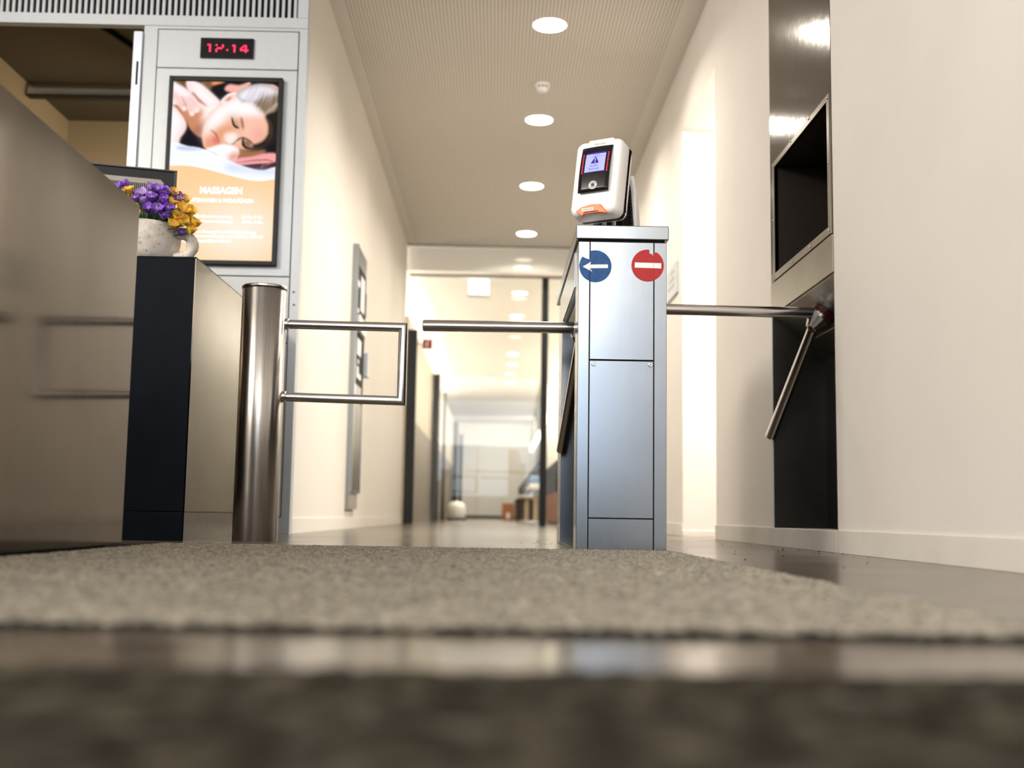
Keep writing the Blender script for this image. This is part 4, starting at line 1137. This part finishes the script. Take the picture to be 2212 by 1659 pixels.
# orange slot insert with its sticker
b = BM()
om = [(-0.052, -0.001), (-0.034, 0.011), (0.0, 0.017), (0.034, 0.014), (0.058, -0.018), (0.030, -0.012), (-0.024, -0.012), (-0.030, -0.018)]
Mx = on_face(-0.002, 0.009, 0.0)
prism(b, [(p[0], p[1]) for p in om], 'z', -0.010, 0.006); b.transform(Mx); oi = obj('slot_insert', b, 'orange', cr_, bevel=0.002)
b = BM(); box(b, -0.024, 0.026, -0.0085, -0.0060, 0.0055, 0.0065); b.transform(Mx); obj('card_slot', b, 'gap', oi)
b = BM(); box(b, -0.030, 0.010, -0.0035, 0.0060, 0.0060, 0.0068); b.transform(Mx); stq = obj('slot_sticker', b, 'paper', oi)
text_mesh('handwriting', 'ZAHRWAX', 0.0075, 'ink_dark', oi, Mx @ Matrix.Translation((-0.010, 0.001, 0.0069)), width=0.034)

# ------------------------------------------------------------------ things on the corridor walls
# notice sign on the right wall
o = empty('wall_sign', (XR, 7.32, 1.52), 'pale rectangular sign plate on the right wall beyond the bright doorway', 'sign')
boxo('plate', (-0.012, 0.0, -0.225, 0.225, 0.0, 0.205), 'alu', o, bevel=0.002)
b = BM()
for i in range(3): box(b, -0.0128, -0.012, -0.13, 0.13-0.05*i, 0.06+i*0.045, 0.078+i*0.045)
obj('grey_text_lines', b, 'ink', o)
# information board on the left wall
nb = empty('information_board', (XL, 7.58, 0.0), 'tall narrow information board with dark panels and white shapes on the left wall', 'board')
LB = 0.54
b = BM(); box(b, 0.0, 0.040, 0.0, 0.03, 0.24, 1.905); box(b, 0.0, 0.034, LB-0.02, LB, 0.24, 1.905); box(b, 0.0, 0.034, 0.03, LB-0.02, 1.78, 1.905); box(b, 0.0, 0.034, 0.03, LB-0.02, 0.24, 0.26)
obj('metal_frame', b, 'steel', nb)
pnl = boxo('dark_panel', (0.0, 0.030, 0.03, LB-0.02, 0.86, 1.78), 'charcoal', nb)
for (y0, y1, z0, z1) in ((0.27, 0.47, 1.50, 1.74), (0.10, 0.20, 1.64, 1.68), (0.12, 0.18, 1.46, 1.49), (0.24, 0.32, 1.43, 1.47), (0.16, 0.36, 1.18, 1.29), (0.20, 0.26, 1.12, 1.15), (0.16, 0.26, 1.02, 1.10), (0.28, 0.40, 1.02, 1.06),
                         (0.10, 0.15, 0.90, 0.97), (0.19, 0.24, 0.89, 0.97), (0.28, 0.33, 0.89, 0.97), (0.37, 0.42, 0.88, 0.97)):
    boxo('pictogram', (0.0295, 0.032, y0, y1, z0, z1), 'film_white', pnl)
boxo('shelf_box', (0.030, 0.055, 0.05, 0.42, 1.33, 1.43), 'white_paint', nb, bevel=0.003)
boxo('side_box', (0.0, 0.060, LB, LB+0.12, 1.07, 1.24), 'alu', nb, bevel=0.003)
boxo('side_box', (0.0, 0.030, LB, LB+0.08, 1.50, 1.68), 'charcoal', nb, bevel=0.003)
boxo('mirror_door', (0.0, 0.028, 0.03, LB-0.02, 0.26, 0.86), 'steel_band', nb, bevel=0.002)
boxo('lower_box', (0.0, 0.025, 0.0, 0.45, 0.13, 0.24), 'grey_mid', nb)

# ------------------------------------------------------------------ glass front and the corridor beyond
w1 = BM(); YG = 12.4
st(boxo('trim_1', (XL, XR, 12.05, 12.07, 2.955, 2.973), 'grey_mid'))
gf = st(empty('window_1', (0, YG, 0)))
boxo('pane', (XL+0.11, 0.474, -0.006, 0.006, 0.02, 2.70), 'glass', gf)
boxo('pane', (0.546, XR-0.03, -0.006, 0.006, 0.02, 2.70), 'glass', gf)
boxo('transom_pane', (XL, XR, -0.30, -0.29, 2.70, 2.955), 'glass_milk', gf)
boxo('mullion', (0.474, 0.546, -0.04, 0.04, 0.0, 2.70), 'charcoal', gf, bevel=0.003)
boxo('side_frame', (XL, XL+0.105, -0.04, 0.04, 0.0, 2.10), 'charcoal', gf, bevel=0.003)
boxo('top_rail', (XL, XR, -0.03, 0.03, 2.70, 2.725), 'grey_mid', gf)
b = BM(); box(b, XR, XR+0.15, 12.06, YF, 0, HC); st(obj('wall_far_right', b, 'wall_warm'))
b = BM(); box(b, -4, 3, YF, YF+0.2, 0, 3.2); st(obj('wall_far', b, 'wall_warm'))
b = BM(); box(b, -3.6, XL-0.3, 12.06, 12.2, 0, 3.1); st(obj('wall_side_room', b, 'wall_warm'))
b = BM(); box(b, -3.6, -3.5, 12.06, YF, 0, 3.1); st(obj('wall_far_left', b, 'wall_warm'))
b = BM(); box(b, -3.6, XL-0.02, 12.06, YF, HC, 3.1); st(obj('ceiling_side_room', b, 'wall_warm'))
b = BM(); box(b, XL-0.06, XL, 12.5, 30.0, 0.0, 2.27); st(obj('wall_partition', b, 'partition'))
st(boxo('trim_4', (XL-0.002, XL+0.006, 12.5, 30.0, 0.0, 1.2), 'partition_low'))
b = BM(); box(b, -0.95, 1.1, YF-0.03, YF, 0.0, 0.09); st(obj('baseboard_far', b, 'charcoal'))
b = BM(); box(b, -0.6, -0.55, YF-0.02, YF, 0.1, 2.6); box(b, 0.40, 0.44, YF-0.02, YF, 0.1, 2.6); box(b, -0.9, 1.0, YF-0.02, YF, 1.45, 1.5); st(obj('trim_2', b, 'beige'))
def colpost(y, x, w, lab, h=2.2, mat='charcoal'):
    o = boxo('partition_post', (-w/2, w/2, -0.05, 0.05, 0, h), mat, bevel=0.003); o.location = (x, y, 0)
    tag(o, lab, 'post', 'dark posts along the left partition beyond the glass')
colpost(17.6, -0.93, 0.11, 'second dark post along the left partition, counted from the glass front', 2.25)
colpost(19.8, -0.90, 0.05, 'thin black post just beyond the second dark partition post', 2.2, 'black')
colpost(26.0, -0.92, 0.09, 'fourth dark post along the left partition, out of focus', 2.2)
colpost(30.2, -0.92, 0.08, 'fifth dark post, at the far end of the left partition', 2.2)
# fire sign
o = empty('fire_sign', (-0.80, 12.9, 2.02), 'small red fire extinguisher sign high by the left glass frame', 'sign')
boxo('sign_plate', (-0.055, 0.055, -0.004, 0.004, -0.055, 0.055), 'red', o)
b = BM(); box(b, -0.018, 0.012, -0.006, -0.004, -0.035, 0.025); box(b, -0.008, 0.03, -0.006, -0.004, 0.027, 0.036); obj('white_extinguisher', b, 'film_white', o)
boxo('bracket', (-0.10, -0.055, -0.004, 0.004, -0.01, 0.01), 'alu', o)
boxo('bracket', (-0.19, -0.10, -0.004, 0.004, -0.01, 0.01), 'alu', o)
# exit sign
o = empty('exit_sign', (-0.24, 13.6, HC), 'glowing white emergency exit sign hanging from the corridor ceiling', 'sign')
boxo('mounting_plate', (-0.22, 0.22, -0.05, 0.05, -0.03, 0.0), 'white_paint', o)
boxo('luminous_box', (-0.12, 0.12, -0.03, 0.03, -0.24, -0.06), 'sign_glow', o)
boxo('lower_edge', (-0.135, 0.135, -0.035, 0.035, -0.262, -0.24), 'alu', o)
boxo('hanger', (-0.02, 0.02, -0.01, 0.01, -0.06, -0.03), 'white_paint', o)
# emissive strips along the right wall beyond the glass
for (ya, yb, lab) in ((19.9, 25.8, 'glowing strip on the right wall, just right of the black mullion'), (28.5, 35.5, 'glowing strip on the far right wall, left of the black mullion')):
    o = empty('glowing_strip', (XR, ya, 2.08), lab, 'wall light', 'glowing strips on the right wall beyond the glass')
    boxo('diffuser', (-0.07, -0.01, 0.0, yb-ya, 0.0, 0.14), 'strip', o)
    boxo('back_rail', (-0.01, 0.0, 0.0, yb-ya, -0.01, 0.15), 'alu', o)
# dark glazed cabinet, planter box, stools and a chair by the right wall
o = empty('display_cabinet', (0.80, 15.2, 0), 'dark glazed cabinet with a wooden lower front, right of the black mullion', 'cabinet')
boxo('wood_front', (0.0, 0.33, 0.0, 3.0, 0.03, 0.42), 'wood', o)
boxo('dark_upper', (0.0, 0.33, 0.0, 3.0, 0.42, 0.84), 'darkglass', o)
boxo('shelf_edge', (-0.005, 0.33, -0.01, 3.0, 0.55, 0.58), 'black', o)
boxo('divider', (0.06, 0.10, -0.01, 0.0, 0.42, 0.84), 'black', o)
boxo('foot', (0.02, 0.33, 0.02, 3.0, 0.0, 0.03), 'black', o)
o = empty('wooden_planter', (0.27, 25.0, 0), 'orange wooden box with a pale label, standing far down the corridor', 'box')
boxo('box_body', (-0.12, 0.14, -0.12, 0.12, 0.0, 0.37), 'wood', o, bevel=0.005)
boxo('label', (-0.02, 0.05, -0.124, -0.12, 0.04, 0.16), 'paper', o)
def stool(x, y, lab, h=0.62):
    o = empty('bar_stool', (x, y, 0), lab, 'stool', 'beige stools by the right wall beyond the glass')
    b = BM(); lathe(b, [(0.13, h-0.05), (0.15, h-0.03), (0.15, h-0.01), (0.13, h)], 28); obj('seat', b, 'beige', o)
    b = BM(); lathe(b, [(0.035, 0.02), (0.035, h-0.05)], 20); obj('column', b, 'beige', o)
    b = BM(); lathe(b, [(0.14, 0.0), (0.14, 0.012), (0.035, 0.025)], 28); obj('foot', b, 'alu', o)
stool(0.56, 20.5, 'beige round stool left of the black mullion, farther of two', 0.46)
stool(0.60, 17.0, 'beige round stool left of the black mullion, nearer of two', 0.52)
o = empty('stair_rail', (0.45, 20.9, 0), 'dark diagonal handrail rising beside the beige stools', 'handrail')
b = BM()
for q_ in range(4): tube(b, [(0.02, 1.5, 0.35+q_*0.09), (0.35, -1.0, 0.75+q_*0.11)], 0.022, 10)
obj('rails', b, 'black', o)
b = BM(); tube(b, [(0.02, 1.5, 0.0), (0.02, 1.5, 0.66)], 0.02, 12); tube(b, [(0.35, -1.0, 0.0), (0.35, -1.0, 1.15)], 0.02, 12); obj('rail_posts', b, 'black', o)
o = empty('folded_towel_stack', (0.60, 17.0, 0.52), 'blue and white bundle lying on the nearer beige stool', 'towels')
boxo('blue_towel', (-0.09, 0.09, -0.09, 0.09, 0.055, 0.17), 'bluegrey', o, bevel=0.02, seg=3)
boxo('white_towel', (-0.10, 0.10, -0.10, 0.10, 0.0, 0.055), 'white_paint', o, bevel=0.02, seg=3)
o = empty('reflection_shape', (-0.70, 21.0, 0), 'low white rounded solid standing in for a reflection in the glass, by the left partition', 'reflection_shape')  # white solid added in place of a reflection on the glass
b = BM(); lathe(b, [(0.15, 0.03), (0.165, 0.06), (0.165, 0.22), (0.145, 0.29), (0.09, 0.33), (0.02, 0.345)], 32); obj('cushion', b, 'white_paint', o, smooth=True)  # domed body of the reflection stand-in
b = BM(); lathe(b, [(0.18, 0.0), (0.18, 0.03)], 32); obj('base', b, 'charcoal', o)
o = empty('sideboard', (0.42, 22.6, 0), 'low dark brown sideboard just right of the orange wooden box', 'sideboard')
boxo('body', (0.0, 0.34, 0.0, 2.2, 0.03, 0.40), 'dark_wood', o, bevel=0.005)
boxo('top', (-0.01, 0.35, -0.01, 2.21, 0.40, 0.43), 'black', o, bevel=0.003)
boxo('plinth', (0.02, 0.32, 0.02, 2.18, 0.0, 0.03), 'black', o)

# ------------------------------------------------------------------ crumbs on the floor
b = BM()
for i in range(46):
    if i < 20: x, y = random.uniform(0.62, 1.10), random.uniform(2.6, 5.2)
    elif i < 34: x, y = random.uniform(0.10, 0.24), random.uniform(4.3, 4.7)
    else: x, y = random.uniform(1.02, 1.11), random.uniform(3.0, 4.6)
    s_ = random.uniform(0.0008, 0.0026)
    lathe(b, [(s_*0.7, 0.0), (s_, s_*0.6), (s_*0.4, s_*1.1)], 6, Matrix.Translation((x, y, 0)))
tag(obj('dirt_crumbs', b, 'gap'), 'dark crumbs of dirt scattered on the screed beside the mat', 'dirt', kind='stuff')
